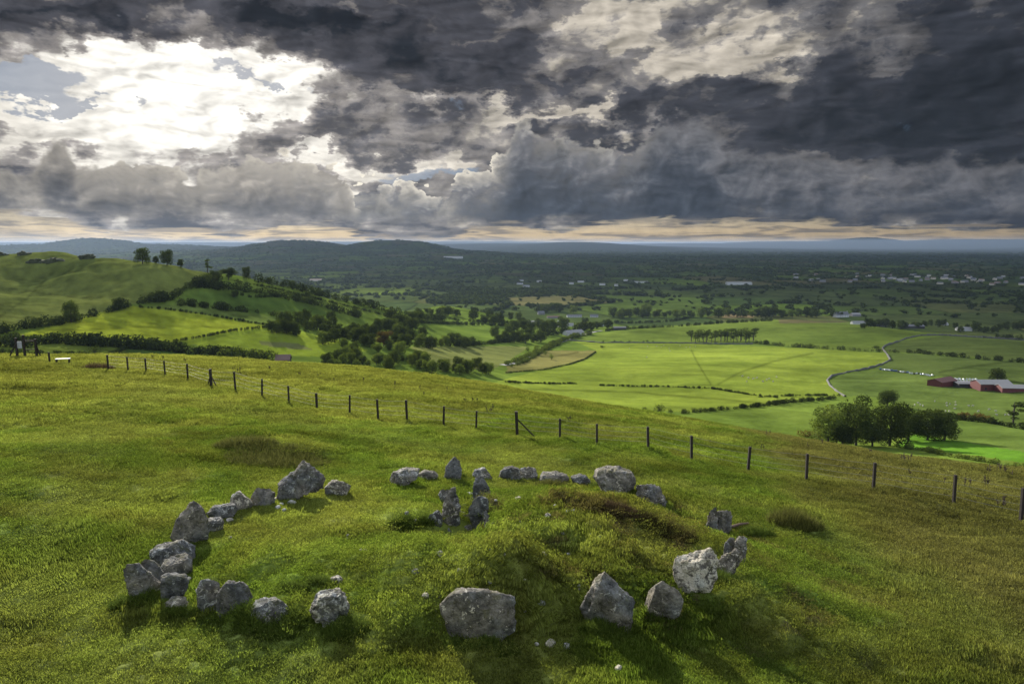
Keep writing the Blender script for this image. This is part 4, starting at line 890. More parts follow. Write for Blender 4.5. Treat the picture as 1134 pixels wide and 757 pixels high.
# single trees one can tell apart: x, ground y, height in photo pixels
T1 = 'wood in the hollow left of the fields'
SINGLE = [
    (158, 292, 17, 'dark rounded tree at the top left of the row on the hill crest', 'round', 1.15, 'd'), (173, 292, 8, 'tiny tree between the two big crest trees on the left hill', 'round', .9, 'd'), (185, 294, 17, 'open-crowned tree second largest on the hill crest', 'round', .95, 'd'),
    (200, 296, 9, 'small round tree on the crest left of two close ones', 'round', .9, 'd'), (209, 298, 10, 'small dark tree in the middle of the crest row', 'round', 1.1, 'd'), (216, 299, 11, 'thin windblown tree beside the small crest trees', 'sparse', .9, 'd'), (230, 302, 14, 'spindly bare-looking pine on the descending crest', 'sparse', 1.2, 'd'),
    (228, 316, 13, 'dark round tree at the top corner of the hillside hedge', 'round', 1.3, 'd'), (239, 314, 15, 'dark tree just right of the corner tree on the hillside hedge', 'round', 1.1, 'd'), (253, 310, 15, 'wide-topped tree at the head of the sloping strip field', 'wide', 1.1, 'd'),
    (273, 309, 14, 'dark pointed tree at the upper end of the ridge hedge', 'round', .8, 'd'), (280, 309, 10, 'darker small tree attached to the pointed ridge tree', 'round', .9, 'd'), (296, 312, 8, 'small round tree on the ridge hedge after the pointed one', 'round', 1.2, 'd'), (305, 315, 8, 'second small round tree on the ridge hedge', 'round', 1.2, 'd'), (324, 319, 9, 'tree standing above the ridge hedge at mid slope', 'round', 1.2, 'd'),
    (79, 357, 22, 'large dark tree standing alone in the hedge on the left hillside', 'round', .9, 'd'), (131, 341, 11, 'smaller tree standing up from the hillside hedge', 'round', 1.1, 'd'), (105, 393, 11, 'clipped round bush alone in the small field behind the fence', 'bush', 1.3, 'd'),
    (213, 340, 7, 'small dark tree at the left of the low dark hillside hedge', 'round', 1.2, 'd'), (228, 341, 7, 'small dark tree second along the low dark hillside hedge', 'round', 1.2, 'd'), (260, 329, 7, 'little dark tree alone in the dull hillside field', 'round', 1.2, 'd'), (341, 330, 8, 'round tree alone on the middle hillside hedge', 'round', 1.2, 'd'),
    (425, 384, 20, 'broad reddish brown tree among the green wood', 'wide', 1.1, 'r'), (442, 364, 18, 'tallest dark tree at the centre of the wood below the hillside', 'round', 1.0, 'd'), (431, 412, 19, 'pale green tree at the front edge of the valley wood', 'round', .9, 'l'), (466, 408, 12, 'pale rounded tree behind the brow of the near slope', 'round', 1.2, 'l'),
    (716, 347, 12, 'pale yellow-green crown rising behind the valley tree row', 'round', 1.4, 'l'), (635, 347, 10, 'pale tree just behind the white farm buildings', 'round', 1.1, 'l'), (667, 386, 5, 'tiny round hawthorn alone in the bright field', 'bush', 1.4, 'd'), (574, 425, 3, 'tiny dark bush at the edge of the bright field', 'bush', 1.5, 'd'),
    (917, 491, 41, 'leftmost tree of the dark clump on the right, lighter green', 'round', 1.12, 'l'), (948, 493, 51, 'tallest tree of the dark clump on the right', 'round', .95, 'd'), (985, 493, 46, 'middle tree of the dark clump on the right', 'round', .95, 'd'), (983, 449, 17, 'separate round tree seen above the dark clump on the right', 'round', 1.35, 'd'),
    (1006, 488, 32, 'dense tree right of the middle one in the right clump', 'round', 1.1, 'd'), (1027, 487, 33, 'broad dense tree second from the right in the right clump', 'round', 1.1, 'd'), (1046, 488, 27, 'rightmost tree of the dark clump on the right', 'round', 1.1, 'd'), (966, 494, 26, 'low dark tree filling the gap in the right clump', 'round', 1.3, 'd'), (933, 494, 26, 'low dark tree behind the lighter leftmost one', 'round', 1.2, 'd'),
    (1122, 469, 21, 'slim open tree alone in the hedge at the right edge', 'sparse', 1.5, 'd'), (1104, 421, 12, 'dark round tree behind the red barns', 'round', 1.4, 'd'), (730, 457, 12, 'round dark bush at the left end of the low field hedge', 'bush', 1.3, 'd'), (742, 458, 7, 'small bush next to the round one at the field hedge end', 'bush', 1.3, 'd'), (714, 457, 8, 'small bush half hidden by the brow of the near slope', 'bush', 1.2, 'd'), (704, 457, 7, 'lowest bush on the brow left of the field hedge', 'bush', 1.3, 'd'), (768, 456, 6, 'bush between the round one and the start of the hedge', 'bush', 1.4, 'd'), (758, 457, 5, 'low bush in the gap before the field hedge', 'bush', 1.5, 'd'),
    (970, 387, 5, 'dark bush at the bend of the stone wall', 'bush', 2.0, 'd'), (1132, 334, 8, 'dark bushy tree at the right edge on the plain', 'round', 1.3, 'd'),
]
for t in SINGLE: tree(*t)
HAVE = [(s[0], s[1]) for s in SINGLE]
def wood(rects, label, group, hp, kind='round', mats='dddl', jit=1.0):
    for x0, x1, y0, y1, n in rects:
        for i in range(n):
            x = x0 + (x1 - x0) * (i + random.uniform(.2, .8)) / n; y = random.uniform(y0, y1)
            tree(x, y, random.uniform(*hp), label, kind if random.random() > .15 or kind != 'round' else 'wide', random.uniform(.9, 1.25), random.choice(mats), group)
wood([(298, 378, 362, 372, 14), (310, 370, 357, 361, 7)], 'dark tree crowded in the belt above the bright left fields', 'trees of the belt above the bright left fields', (11, 17), mats='dddd')
wood([(380, 400, 370, 380, 4), (388, 466, 379, 392, 12), (400, 470, 366, 376, 9), (430, 470, 355, 362, 5), (355, 392, 376, 388, 6)], 'rounded tree crowded in the wood in the hollow beside the reddish one', T1, (12, 19))
wood([(357, 440, 402, 410, 12), (372, 400, 395, 400, 4), (470, 520, 409, 413, 7), (505, 543, 408, 416, 6), (455, 475, 400, 406, 4)], 'leafy tree low in the hollow just beyond the near grassy brow', 'trees just beyond the near brow', (11, 17), mats='ddll')
wood([(465, 526, 380, 387, 10)], 'tree standing in the line across the olive rough field', 'trees across the olive rough field', (10, 15))
wood([(470, 510, 348, 351, 7), (520, 580, 350, 356, 6)], 'tree in the line behind the narrow valley strips', 'trees behind the narrow valley strips', (8, 13), mats='dddl')
wood([(545, 600, 372, 381, 10), (560, 625, 365, 371, 10), (535, 562, 356, 362, 4)], 'dense dark tree in the belt left of the white farmhouses', 'dense trees left of the white farmhouses', (9, 16), mats='dddd')
wood([(596, 622, 344, 347, 6)], 'tree of the squared dark clump behind the farmhouses', 'squared dark clump behind the farmhouses', (8, 11), mats='dddd')
wood([(640, 676, 361, 366, 8), (676, 772, 350, 353, 15), (774, 862, 350, 352, 11), (834, 910, 350, 352, 10)], 'rounded tree in the long line behind the bright ridge field', 'line of trees behind the bright ridge field', (7, 12), mats='dddl')
wood([(762, 837, 378, 379.5, 16), (764, 836, 376, 377.5, 12)], 'tall thin-stemmed pine in the clump on the bright hill', 'pines of the hilltop clump', (11, 14), kind='pine', mats='dd')
wood([(950, 1048, 360, 364, 14), (1052, 1134, 364, 369, 11)], 'dark tree in the belt beyond the right ridge', 'trees beyond the right ridge', (6, 10), mats='dddd')
wood([(576, 612, 392, 400, 6), (582, 606, 386, 391, 4)], 'pale bushy shrub beside the lane', 'shrubs along the lane', (5, 9), kind='bush', mats='ll')

# ------------------------------------------------------------------ hedges and walls
def line_pts(pts, step_px=4.0):
    P = []
    for (x0, y0), (x1, y1) in zip(pts[:-1], pts[1:]):
        n = max(1, int(math.hypot(x1 - x0, y1 - y0) / step_px))
        for i in range(n): P.append((x0 + (x1 - x0) * i / n, y0 + (y1 - y0) * i / n))
    P.append(pts[-1]); return raycast([p[0] for p in P], [p[1] for p in P], t0=150.0)
def hedge(pts, hpx, label, gap=0.1, var=0.5, mat=None, name='hedge', seed=0):
    W = line_pts(pts); rg = np.random.default_rng(seed + 5); lobes = []
    o0 = Vector(W[len(W) // 2])
    for a, b in zip(W[:-1], W[1:]):
        L = np.linalg.norm(b - a); d = np.linalg.norm(a); h = hpx * d / FPX
        if L > 6 * h * 6 + 40: continue
        n = max(1, int(L / (h * 0.75)))
        for i in range(min(n, 40)):
            if rg.random() < gap: continue
            t = (i + rg.random()) / n; p = a + (b - a) * t; s = h * (1 + var * rg.uniform(-.6, 1.0)) * .5; zz = hgt(p[0], p[1])
            lobes.append((p[0] - o0.x + rg.uniform(-.2, .2) * h, p[1] - o0.y + rg.uniform(-.2, .2) * h, zz - o0.z + s * .75, s * 1.05, s * 1.05, s))
    if not lobes: return
    lf = hpx * o0.length / FPX * 0.105
    n = int(min(26000, len(lobes) * 170))
    me = leaf_mesh(name, lobes, n, max(lf, .12), seed, mat or HEDGE, .5)
    o = put(name, me, label=label, cat=name.replace('_', ' ')); o.location = o0; return o
HK = lambda pts: 1.15 if pts[0][0] < 500 and pts[0][1] < 372 else 1.0
HEDGES = [
    ([(-60, 372), (0, 369), (30, 363), (60, 360), (105, 350), (140, 340), (165, 334), (190, 332), (200, 324), (215, 317), (225, 314)], 6.5, 'dark hedge climbing the left hillside above the bright field', .05, .8),
    ([(150, 340), (180, 342), (230, 349), (265, 355), (300, 361), (318, 362)], 2.2, 'low dark hedge along the top edge of the bright left field', .1, .4),
    ([(190, 379), (230, 372), (260, 366), (300, 362)], 3.0, 'low curved hedge dividing the two bright left fields', .03, .2),
    ([(-60, 378), (0, 383), (30, 384), (40, 381), (65, 380), (90, 382), (132, 384)], 11, 'tall broken hedge behind the gate at the far left', .12, .4),
    ([(137, 385), (165, 387), (190, 389)], 11, 'tall hedge row left of the gap below the bright field', .05, .4),
    ([(192, 389), (215, 392), (250, 396), (270, 398)], 10, 'hedge row running down behind the near brow to the small barn', .12, .5),
    ([(245, 398), (265, 399), (300, 401)], 12, 'pale green hedge thicket left of the small barn', .0, .4),
    ([(118, 395), (128, 391), (139, 386)], 4, 'short slanting hedge between the two small fields', .0, .2),
    ([(0, 391), (60, 393), (100, 394)], 4, 'low hedge directly behind the gate and bench', .1, .4),
    ([(198, 338), (215, 339), (230, 341), (255, 344), (280, 346), (310, 351)], 5, 'broken hedge below the dull hillside field', .2, .8),
    ([(215, 318), (240, 320), (262, 321), (300, 327), (350, 338), (380, 347), (400, 352)], 6, 'thick dark hedge between the strip field and the dull field', .05, .6),
    ([(262, 326), (280, 330), (300, 329), (312, 328)], 3, 'short hedge inside the dull hillside field', .1, .4),
    ([(285, 312), (320, 319), (350, 327), (400, 338), (440, 348), (470, 354), (490, 355)], 5.5, 'long ridge hedge running down against the hazy valley', .05, .7),
    ([(262, 312), (300, 319), (345, 330), (400, 343), (448, 355)], 2.0, 'thin broken hedge along the strip field', .3, .6),
    ([(450, 357), (500, 359), (560, 361), (580, 362)], 3, 'straight hedge below the narrow valley strips', .1, .5),
    ([(470, 351), (520, 356), (580, 358)], 2.5, 'hedge between the narrow valley strips', .15, .5),
    ([(360, 366), (395, 368), (420, 366)], 4, 'hedge under the small green field in the hollow', .05, .6),
    ([(425, 396), (460, 401), (500, 411)], 5, 'bushy hedge along the hidden stream before the brow', .05, .6),
    ([(470, 383), (520, 383), (560, 379), (580, 378)], 4, 'hedge on the far side of the olive rough field', .1, .6),
    ([(560, 404), (577, 399), (594, 391), (612, 382), (632, 375), (655, 370)], 4.0, 'bushy verge hedge on the upper side of the lane', .05, .7),
    ([(566, 406), (582, 401), (602, 389), (620, 381)], 3.0, 'scrubby verge on the lower side of the lane', .2, .8),
    ([(560, 413), (600, 410), (630, 404), (648, 398), (660, 390)], 1.8, 'thin dark hedge round the brown field corner', .05, .3),
    ([(560, 423), (600, 425), (640, 425)], 1.8, 'left stretch of the low hedge across the bright field', .1, .7),
    ([(664, 427), (720, 428), (787, 430), (830, 437), (862, 441)], 1.8, 'right stretch of the low hedge across the bright field', .12, .7),
    ([(670, 367), (682, 365), (745, 362), (798, 358), (860, 355)], 3, 'hedge along the far edge of the bright ridge field', .05, .5),
    ([(672, 357), (700, 358), (745, 356), (765, 352)], 2.5, 'hedge beyond the ridge field toward the tree row', .1, .5),
    ([(834, 380), (875, 384), (940, 388), (975, 390)], 2.6, 'low bushy hedge between the pine clump and the wall bend', .2, 1.2),
    ([(982, 390), (1015, 391), (1046, 394), (1090, 398), (1140, 402)], 3.2, 'dark hedge crossing the right fields from the wall bend', .1, .8),
    ([(1100, 374), (1134, 377), (1160, 378)], 4, 'clumps of hedge at the right end of the ridge wall', .3, .7),
    ([(755, 458), (790, 455), (834, 451), (874, 446), (924, 442)], 4.2, 'wavy dark hedge crossing in front of the bright field centre', .05, .5),
    ([(840, 440), (880, 438), (930, 438)], 2.0, 'faint low hedge parallel to the wavy one', .3, .6),
    ([(1028, 459), (1054, 463), (1072, 466), (1099, 469), (1140, 476)], 5, 'thick hedge above the green field on the right', .05, .5),
    ([(1062, 464), (1080, 464), (1096, 467)], 6, 'brown bramble patch in the hedge on the right', .0, .4),
    ([(990, 494), (1027, 500), (1059, 507), (1114, 516), (1140, 520)], 4.5, 'row of low gorse bushes on the near slope at right', .25, .6),
    ([(600, 372), (625, 369), (650, 365)], 7, 'dark planting around the white farmhouses', .1, .6),
    ([(884, 482), (900, 484), (912, 486)], 5, 'low brown scrub left of the dark clump on the right', .1, .6),
]
for i, (p, h, lab, gp_, vr) in enumerate(HEDGES):
    hedge(p, h * HK(p), lab, gp_ * .6, vr, seed=300 + i, mat=(LEAF_L if 'pale' in lab or 'gorse' in lab or 'verge' in lab else LEAF_R if 'bramble' in lab or 'brown scrub' in lab else HEDGE))
WALLM = simple_mat('drystone', (.095, .095, .09), .9, .7, 1.6, bump=.3)
def stone_wall(pts, hpx, label, wd=0.6):
    W = line_pts(pts, 2.0); o0 = Vector(W[len(W) // 2]); V, F = [], []
    for i, p in enumerate(W):
        a = W[max(i - 1, 0)]; b = W[min(i + 1, len(W) - 1)]; t = (b - a)[:2]; t = t / (np.linalg.norm(t) + 1e-9); nx, ny = -t[1], t[0]; d = np.linalg.norm(p); h = hpx * .75 * d / FPX * random.uniform(.6, 1.35); z = hgt(p[0], p[1]) - o0.z
        for s, zz, k in ((-1, -.5, 1), (-1, h * .8, .8), (0, h, 0), (1, h * .8, .8), (1, -.5, 1)): V.append((p[0] - o0.x + nx * s * wd * k, p[1] - o0.y + ny * s * wd * k, z + zz))
        if i:
            n = len(V) - 10
            for k in range(4): F.append([n + k, n + k + 1, n + 6 + k, n + 5 + k])
    o = put('stone_wall', quads('stone_wall', V, F, WALLM), label=label, cat='wall'); o.location = o0
stone_wall([(1180, 379), (1134, 377), (1090, 374), (1046, 371.5), (1019, 371.5), (1003, 375), (993, 379), (980, 383), (977, 386), (982, 392), (986, 399), (975, 404), (961, 408), (940, 412), (921, 416.5), (916, 421), (919, 427), (926, 433), (936, 439)], 2.0, 'pale grey dry stone wall winding down the right-hand fields')
stone_wall([(631, 377), (666, 379.5), (700, 379.5), (761, 380), (800, 381), (834, 381)], 1.6, 'thin stone wall along the foot of the pine clump')
stone_wall([(830, 490), (845, 482), (875, 470)], .1, 'x') if False else None
# dark shrubs along the wall left of the pines
for i, x in enumerate([668, 680, 688, 697, 713, 716, 723]):
    tree(x, 379, 3.2 if i % 2 else 2.4, 'one of the dark bushes spaced along the thin stone wall', 'bush', 1.5, 'd', 'bushes along the thin stone wall')

# ------------------------------------------------------------------ lane and lake
def ribbon(name, pts, w, mat, lift, label=None):
    W = line_pts(pts, 3.0); V, F = [], []
    for i, p in enumerate(W):
        a = W[max(i - 1, 0)]; b = W[min(i + 1, len(W) - 1)]; t = (b - a)[:2]; t = t / (np.linalg.norm(t) + 1e-9)
        for s in (-1, -.33, .33, 1):
            x, y = p[0] - t[1] * s * w, p[1] + t[0] * s * w; V.append((x, y, hgt(x, y) + lift))
        if i:
            n = len(V) - 8
            for k in range(3): F.append([n + k, n + k + 1, n + 5 + k, n + 4 + k])
    put(name, quads(name, V, F, mat), kind='structure')
ribbon('lane', [(556, 404.5), (570, 402.5), (585, 396), (600, 388), (615, 381), (634, 374), (650, 369.5), (666, 366)], 2.6, simple_mat('asphalt', (.16, .16, .155), .9, .2, .3), .35)
def lake(x0, x1, y0, y1, name='lake'):
    V = [unz(x, y, PLAIN + 6) for x, y in ((x0, y1), (x1, y1), (x1, y0), (x0, y0))]
    m, g, out = new_mat('lake_water'); b = g.new('ShaderNodeBsdfPrincipled'); g.put(b.inputs['Base Color'], (.05, .06, .07)); b.inputs['Roughness'].default_value = .25; g.t.links.new(b.outputs[0], out.inputs[0])
    put(name, quads(name, V, [[0, 1, 2, 3]], m), kind='structure')

# ------------------------------------------------------------------ buildings
WALLS = {'white': simple_mat('white_render', (.48, .49, .50), .8, .1), 'cream': simple_mat('cream_render', (.5, .45, .38), .8, .1), 'red': simple_mat('red_sheet', (.10, .018, .02), .6, .2), 'grey': simple_mat('grey_block', (.20, .20, .21), .9, .2), 'dark': simple_mat('dark_boards', (.035, .033, .035), .9, .2)}
ROOFS = {'slate': simple_mat('slate_roof', (.10, .105, .12), .7, .2), 'red': simple_mat('rust_red_roof', (.11, .042, .038), .6, .25, .6), 'pale': simple_mat('pale_sheet_roof', (.22, .218, .22), .6, .2, .6), 'brown': simple_mat('brown_tile_roof', (.14, .09, .075), .8, .2)}
GLASS = simple_mat('window_glass', (.03, .035, .04), .2, .1)
def house(px, yb, w, l, h, rise, rz, wall, roof, label, name='house', cat='house', group=None, windows=0, chimney=False, g0=None):
    """w along the ridge, l across"""
    g0 = g0 or on_ground(px, yb, True); r0 = root(name, g0, label, cat, group, rz=rz)
    V = [(-w / 2, -l / 2, -1.5), (w / 2, -l / 2, -1.5), (w / 2, l / 2, -1.5), (-w / 2, l / 2, -1.5), (-w / 2, -l / 2, h), (w / 2, -l / 2, h), (w / 2, l / 2, h), (-w / 2, l / 2, h), (-w / 2, 0, h + rise), (w / 2, 0, h + rise)]
    F = [[0, 1, 5, 4], [1, 2, 6, 9, 5], [2, 3, 7, 6], [3, 0, 4, 8, 7]]
    put('wall', quads('wall', V, F, WALLS[wall]), r0)
    e = .35; V = []; F = []
    for s in (-1, 1):
        n = len(V); yy = s * (l / 2 + e); zz = h - rise * e / (l / 2)
        V += [(-w / 2 - e, yy, zz), (w / 2 + e, yy, zz), (w / 2 + e, 0, h + rise + .05), (-w / 2 - e, 0, h + rise + .05), (-w / 2 - e, yy, zz + .2), (w / 2 + e, yy, zz + .2), (w / 2 + e, 0, h + rise + .25), (-w / 2 - e, 0, h + rise + .25)]
        F += [[n + i for i in q] for q in ((0, 1, 2, 3), (4, 7, 6, 5), (0, 4, 5, 1), (1, 5, 6, 2), (3, 2, 6, 7), (0, 3, 7, 4))]
    rf = put('roof', quads('roof', V, F, ROOFS[roof]), r0)
    if chimney:
        for s in (-1, 1):
            V, F = [], []; box(V, F, (s * (w / 2 - .6), 0, h + rise + .5), (.9, .7, 1.4)); put('chimney', quads('chimney', V, F, WALLS[wall]), rf)
    for k in range(windows):
        for fl in range(2 if h > 4.5 else 1):
            V, F = [], []; box(V, F, (-w / 2 + w * (k + .5) / windows, -l / 2 - .01, 1.5 + fl * 2.6), (1.1, .12, 1.2)); put('window', quads('window', V, F, GLASS), r0)
    return r0
B = house
B(314, 402, 7, 6, 2.2, 2.2, .15, 'dark', 'brown', 'small dark stone barn with a brown roof behind the near brow', 'barn', 'barn')
B(623, 362, 15, 8, 5.0, 3.5, .2, 'white', 'slate', 'largest white farmhouse with a gabled roof by the lane', windows=4, chimney=True)
B(610, 364, 10, 7, 4.0, 3.0, .5, 'white', 'slate', 'smaller white farmhouse left of the largest one', windows=3, chimney=True)
B(632, 361, 10, 8, 3.0, 2.5, -.1, 'white', 'pale', 'low white outbuilding touching the largest farmhouse', 'outbuilding', 'outbuilding')
B(635, 371, 24, 12, 3.5, 3.0, .5, 'white', 'pale', 'pale roofed shed at the near edge of the farmyard', 'shed', 'shed')
B(636, 351, 30, 10, 3.0, 2.0, .05, 'white', 'slate', 'long white bungalow behind the farmyard', windows=6)
B(658, 351, 16, 9, 3.0, 2.5, -.2, 'white', 'slate', 'white cottage at the right end of the farm group', windows=3)
B(599, 348, 14, 9, 4.0, 3.0, .3, 'grey', 'slate', 'grey house at the left foot of the squared dark clump', windows=3)
B(588, 358, 34, 9, 2.5, 1.5, -.05, 'grey', 'pale', 'long low shed left of the white farmhouses', 'shed', 'shed')
B(613, 352, 26, 9, 2.5, 1.5, .05, 'grey', 'red', 'long low rust-roofed shed behind the farmhouses', 'shed', 'shed')
B(664, 361, 14, 8, 3.0, 2.0, .3, 'white', 'slate', 'white cottage half hidden by trees right of the farm', windows=3)
B(686, 365, 16, 8, 3.0, 1.2, 0.05, 'dark', 'slate', 'dark open shed in the corner of the ridge field', 'shed', 'shed')
B(931, 351, 30, 12, 5.5, 5.5, .25, 'white', 'slate', 'large grey-roofed white house beyond the right ridge', windows=5, chimney=True)
B(947, 350, 18, 12, 4.0, 3.0, .1, 'grey', 'pale', 'rounded pale shed right of the large grey-roofed house', 'shed', 'shed')
B(950, 359, 24, 9, 3.5, 2.5, .05, 'white', 'pale', 'low white shed on the ridge below the large grey-roofed house', 'shed', 'shed')
B(971, 361, 26, 10, 3.0, 2.0, -.05, 'grey', 'pale', 'grey shed right of the low white one on the ridge', 'shed', 'shed')
B(1009, 363, 38, 14, 3.5, 2.5, -.1, 'dark', 'slate', 'long dark slate-roofed building among the ridge trees', 'shed', 'shed')
B(1067, 366, 22, 11, 3.5, 2.5, .0, 'white', 'pale', 'white farm building with a pale roof near the right edge', 'outbuilding', 'outbuilding')
B(1046, 360, 10, 7, 3.0, 2.0, .2, 'white', 'pale', 'small pale roof peeping between trees near the right edge', 'outbuilding', 'outbuilding')
B(1043, 427, 17, 9, 3.6, 1.6, .50, 'red', 'red', 'red barn with a rusty roof, leftmost of the farm row', 'barn', 'barn')
B(1069, 428, 13, 9, 2.6, .3, -.06, 'dark', 'slate', 'flat dark-walled silage clamp between the red barns', 'silage clamp', 'clamp')
B(1097, 431, 19, 10, 4.2, 1.8, -.02, 'red', 'pale', 'red barn with a part white roof in the middle of the farm row', 'barn', 'barn', windows=3)
B(1122, 433, 17, 8, 2.6, 1.4, -.10, 'red', 'pale', 'low red barn with a pale sheet roof at the right edge', 'barn', 'barn')
B(818, 315, 88, 30, 7, 3, -.02, 'white', 'pale', 'long white industrial shed far out on the plain', 'warehouse', 'warehouse')
B(702, 313, 36, 16, 4, 2, 0, 'white', 'pale', 'pale shed on the plain above the squared clump, left of a similar one', 'shed', 'shed')
B(713, 313, 30, 16, 4, 2, .1, 'white', 'pale', 'pale shed on the plain, right of a similar one', 'shed', 'shed')
B(502, 286, 160, 60, 12, 6, 0, 'white', 'pale', 'bright works building low on the far plain left of centre', 'warehouse', 'warehouse')
B(352, 311, 60, 20, 5, 3, 0, 'cream', 'brown', 'reddish farm building in the hazy valley behind the ridge hedge', 'shed', 'shed')
for i in range(9):
    B(random.uniform(562, 700), random.uniform(311, 318), random.uniform(12, 24), 9, 4, 3, random.uniform(-.5, .5), 'white', random.choice(['slate', 'pale']), 'small pale house strung along the far road on the plain', group='houses strung along the far road on the plain')
for i in range(62):
    x = random.choice([random.uniform(880, 1134), random.gauss(1010, 45)]); y = 308 + (x - 900) * 0.018 + random.uniform(-5, 4)
    if x > 1150: continue
    g0 = on_ground(x, y, True); B(x, y, random.uniform(10, 22), random.uniform(8, 11), random.uniform(4, 6.5), 3.5, random.uniform(-.6, .6), random.choice(['cream', 'cream', 'grey', 'grey']), random.choice(['slate', 'brown', 'slate', 'pale']), 'small pale house in the crowded distant town at the right', group='houses of the distant town', g0=g0)
# round bales and clutter along the field wall left of the barns
BALE = [simple_mat('bale_wrap', c, .4, .1) for c in ((.42, .45, .48), (.05, .09, .22), (.03, .03, .035))]
def lathe_bale(mat):
    V, F = [], []; bar(V, F, (-.6, 0, .6), (.6, 0, .6), .62, 14); c = len(V); V.append((-.6, 0, .6))
    for k in range(14): F.append([c, (k + 1) % 14, k, c])
    return quads('round_bale', V, F, mat)
bl = [lathe_bale(m) for m in BALE]
for i in range(26):
    x = 975 + i * 2.5 if i < 24 else 1058 + (i - 24) * 4; y = 409.5 + (x - 975) * .125 + random.uniform(-.6, .6)
    g0 = on_ground(x, y, True); o = put('round_bale', bl[random.choice([0, 0, 1, 2])], label='wrapped round bale in the long line leading to the red barns', cat='bale', group='wrapped bales lined up along the field wall'); o.location = g0; o.rotation_euler = (0, 0, random.uniform(0, 3))
for i in range(16):
    g0 = on_ground(1057 + (i % 8) * 3.4, 421 + (i // 8) * 2.2); o = put('round_bale', bl[0], label='pale bale stacked in the yard between the red barns', cat='bale', group='pale bales in the barn yard'); o.location = (g0.x, g0.y, g0.z + .1); o.rotation_euler = (0, 0, random.uniform(0, 3))
# ------------------------------------------------------------------ sheep
WOOL = simple_mat('wool', (.33, .32, .29), .95, .1)
def sheep_mesh():
    me = bpy.data.meshes.new('sheep'); pts = [((0, 0, .62), .30), ((.38, 0, .64), .27), ((-.38, 0, .63), .28), ((.58, 0, .78), .14), ((.78, 0, .80), .10), ((.92, 0, .72), .06)]
    ed = [(0, 1), (0, 2), (1, 3), (3, 4), (4, 5)]
    for sx, hub in ((.36, 1), (-.40, 2)):
        for sy in (-.14, .14): n = len(pts); pts += [((sx, sy, .34), .07), ((sx, sy, .02), .045)]; ed += [(hub, n), (n, n + 1)]
    me.from_pydata([p for p, _ in pts], ed, []); me.update(); o = bpy.data.objects.new('sheep', me); COL.objects.link(o)
    o.modifiers.new('skin', 'SKIN')
    for v, (_, r) in zip(me.skin_vertices[0].data, pts): v.radius = (r, r)
    me.skin_vertices[0].data[0].use_root = True
    o.modifiers.new('sub', 'SUBSURF').levels = 1
    dg = bpy.context.evaluated_depsgraph_get(); m2 = bpy.data.meshes.new_from_object(o.evaluated_get(dg)); bpy.data.objects.remove(o); m2.materials.clear(); m2.materials.append(WOOL); m2.name = 'sheep'; return m2
SM = sheep_mesh()
SHEEP = [(1005 + a, 430 + b) for a, b in [(43, 17), (47, 18), (53, 16), (53, 19), (44, 20), (52, 23), (68, 20), (72, 20), (78, 26), (90, 24), (98, 26), (99, 30), (108, 30), (112, 30), (46, 26), (42, 26), (14, 19), (12, 17), (30, 15), (17, 20), (8, 19)]]
for x, y in SHEEP:
    g0 = on_ground(x, y, True); o = put('sheep', SM, label='white sheep scattered on the grass in front of the red barns', cat='sheep', group='sheep in the field before the red barns'); o.location = g0; o.rotation_euler = (0, 0, random.uniform(0, 6.28)); o.scale = (.95,) * 3
for x, y in [(829, 419), (834, 420), (838, 419), (849, 421), (852, 420), (845, 423), (717, 384), (727, 384), (732, 385), (741, 386), (753, 383), (760, 385), (764, 385), (735, 383), (716, 396), (697, 386), (742, 389), (770, 384), (822, 417), (827, 423), (860, 418), (856, 423)]:
    g0 = on_ground(x, y, True); o = put('sheep', SM, label='tiny pale sheep grazing the bright field below the pine clump', cat='sheep', group='sheep in the bright field'); o.location = g0; o.rotation_euler = (0, 0, random.uniform(0, 6.28)); o.scale = (1.1,) * 3

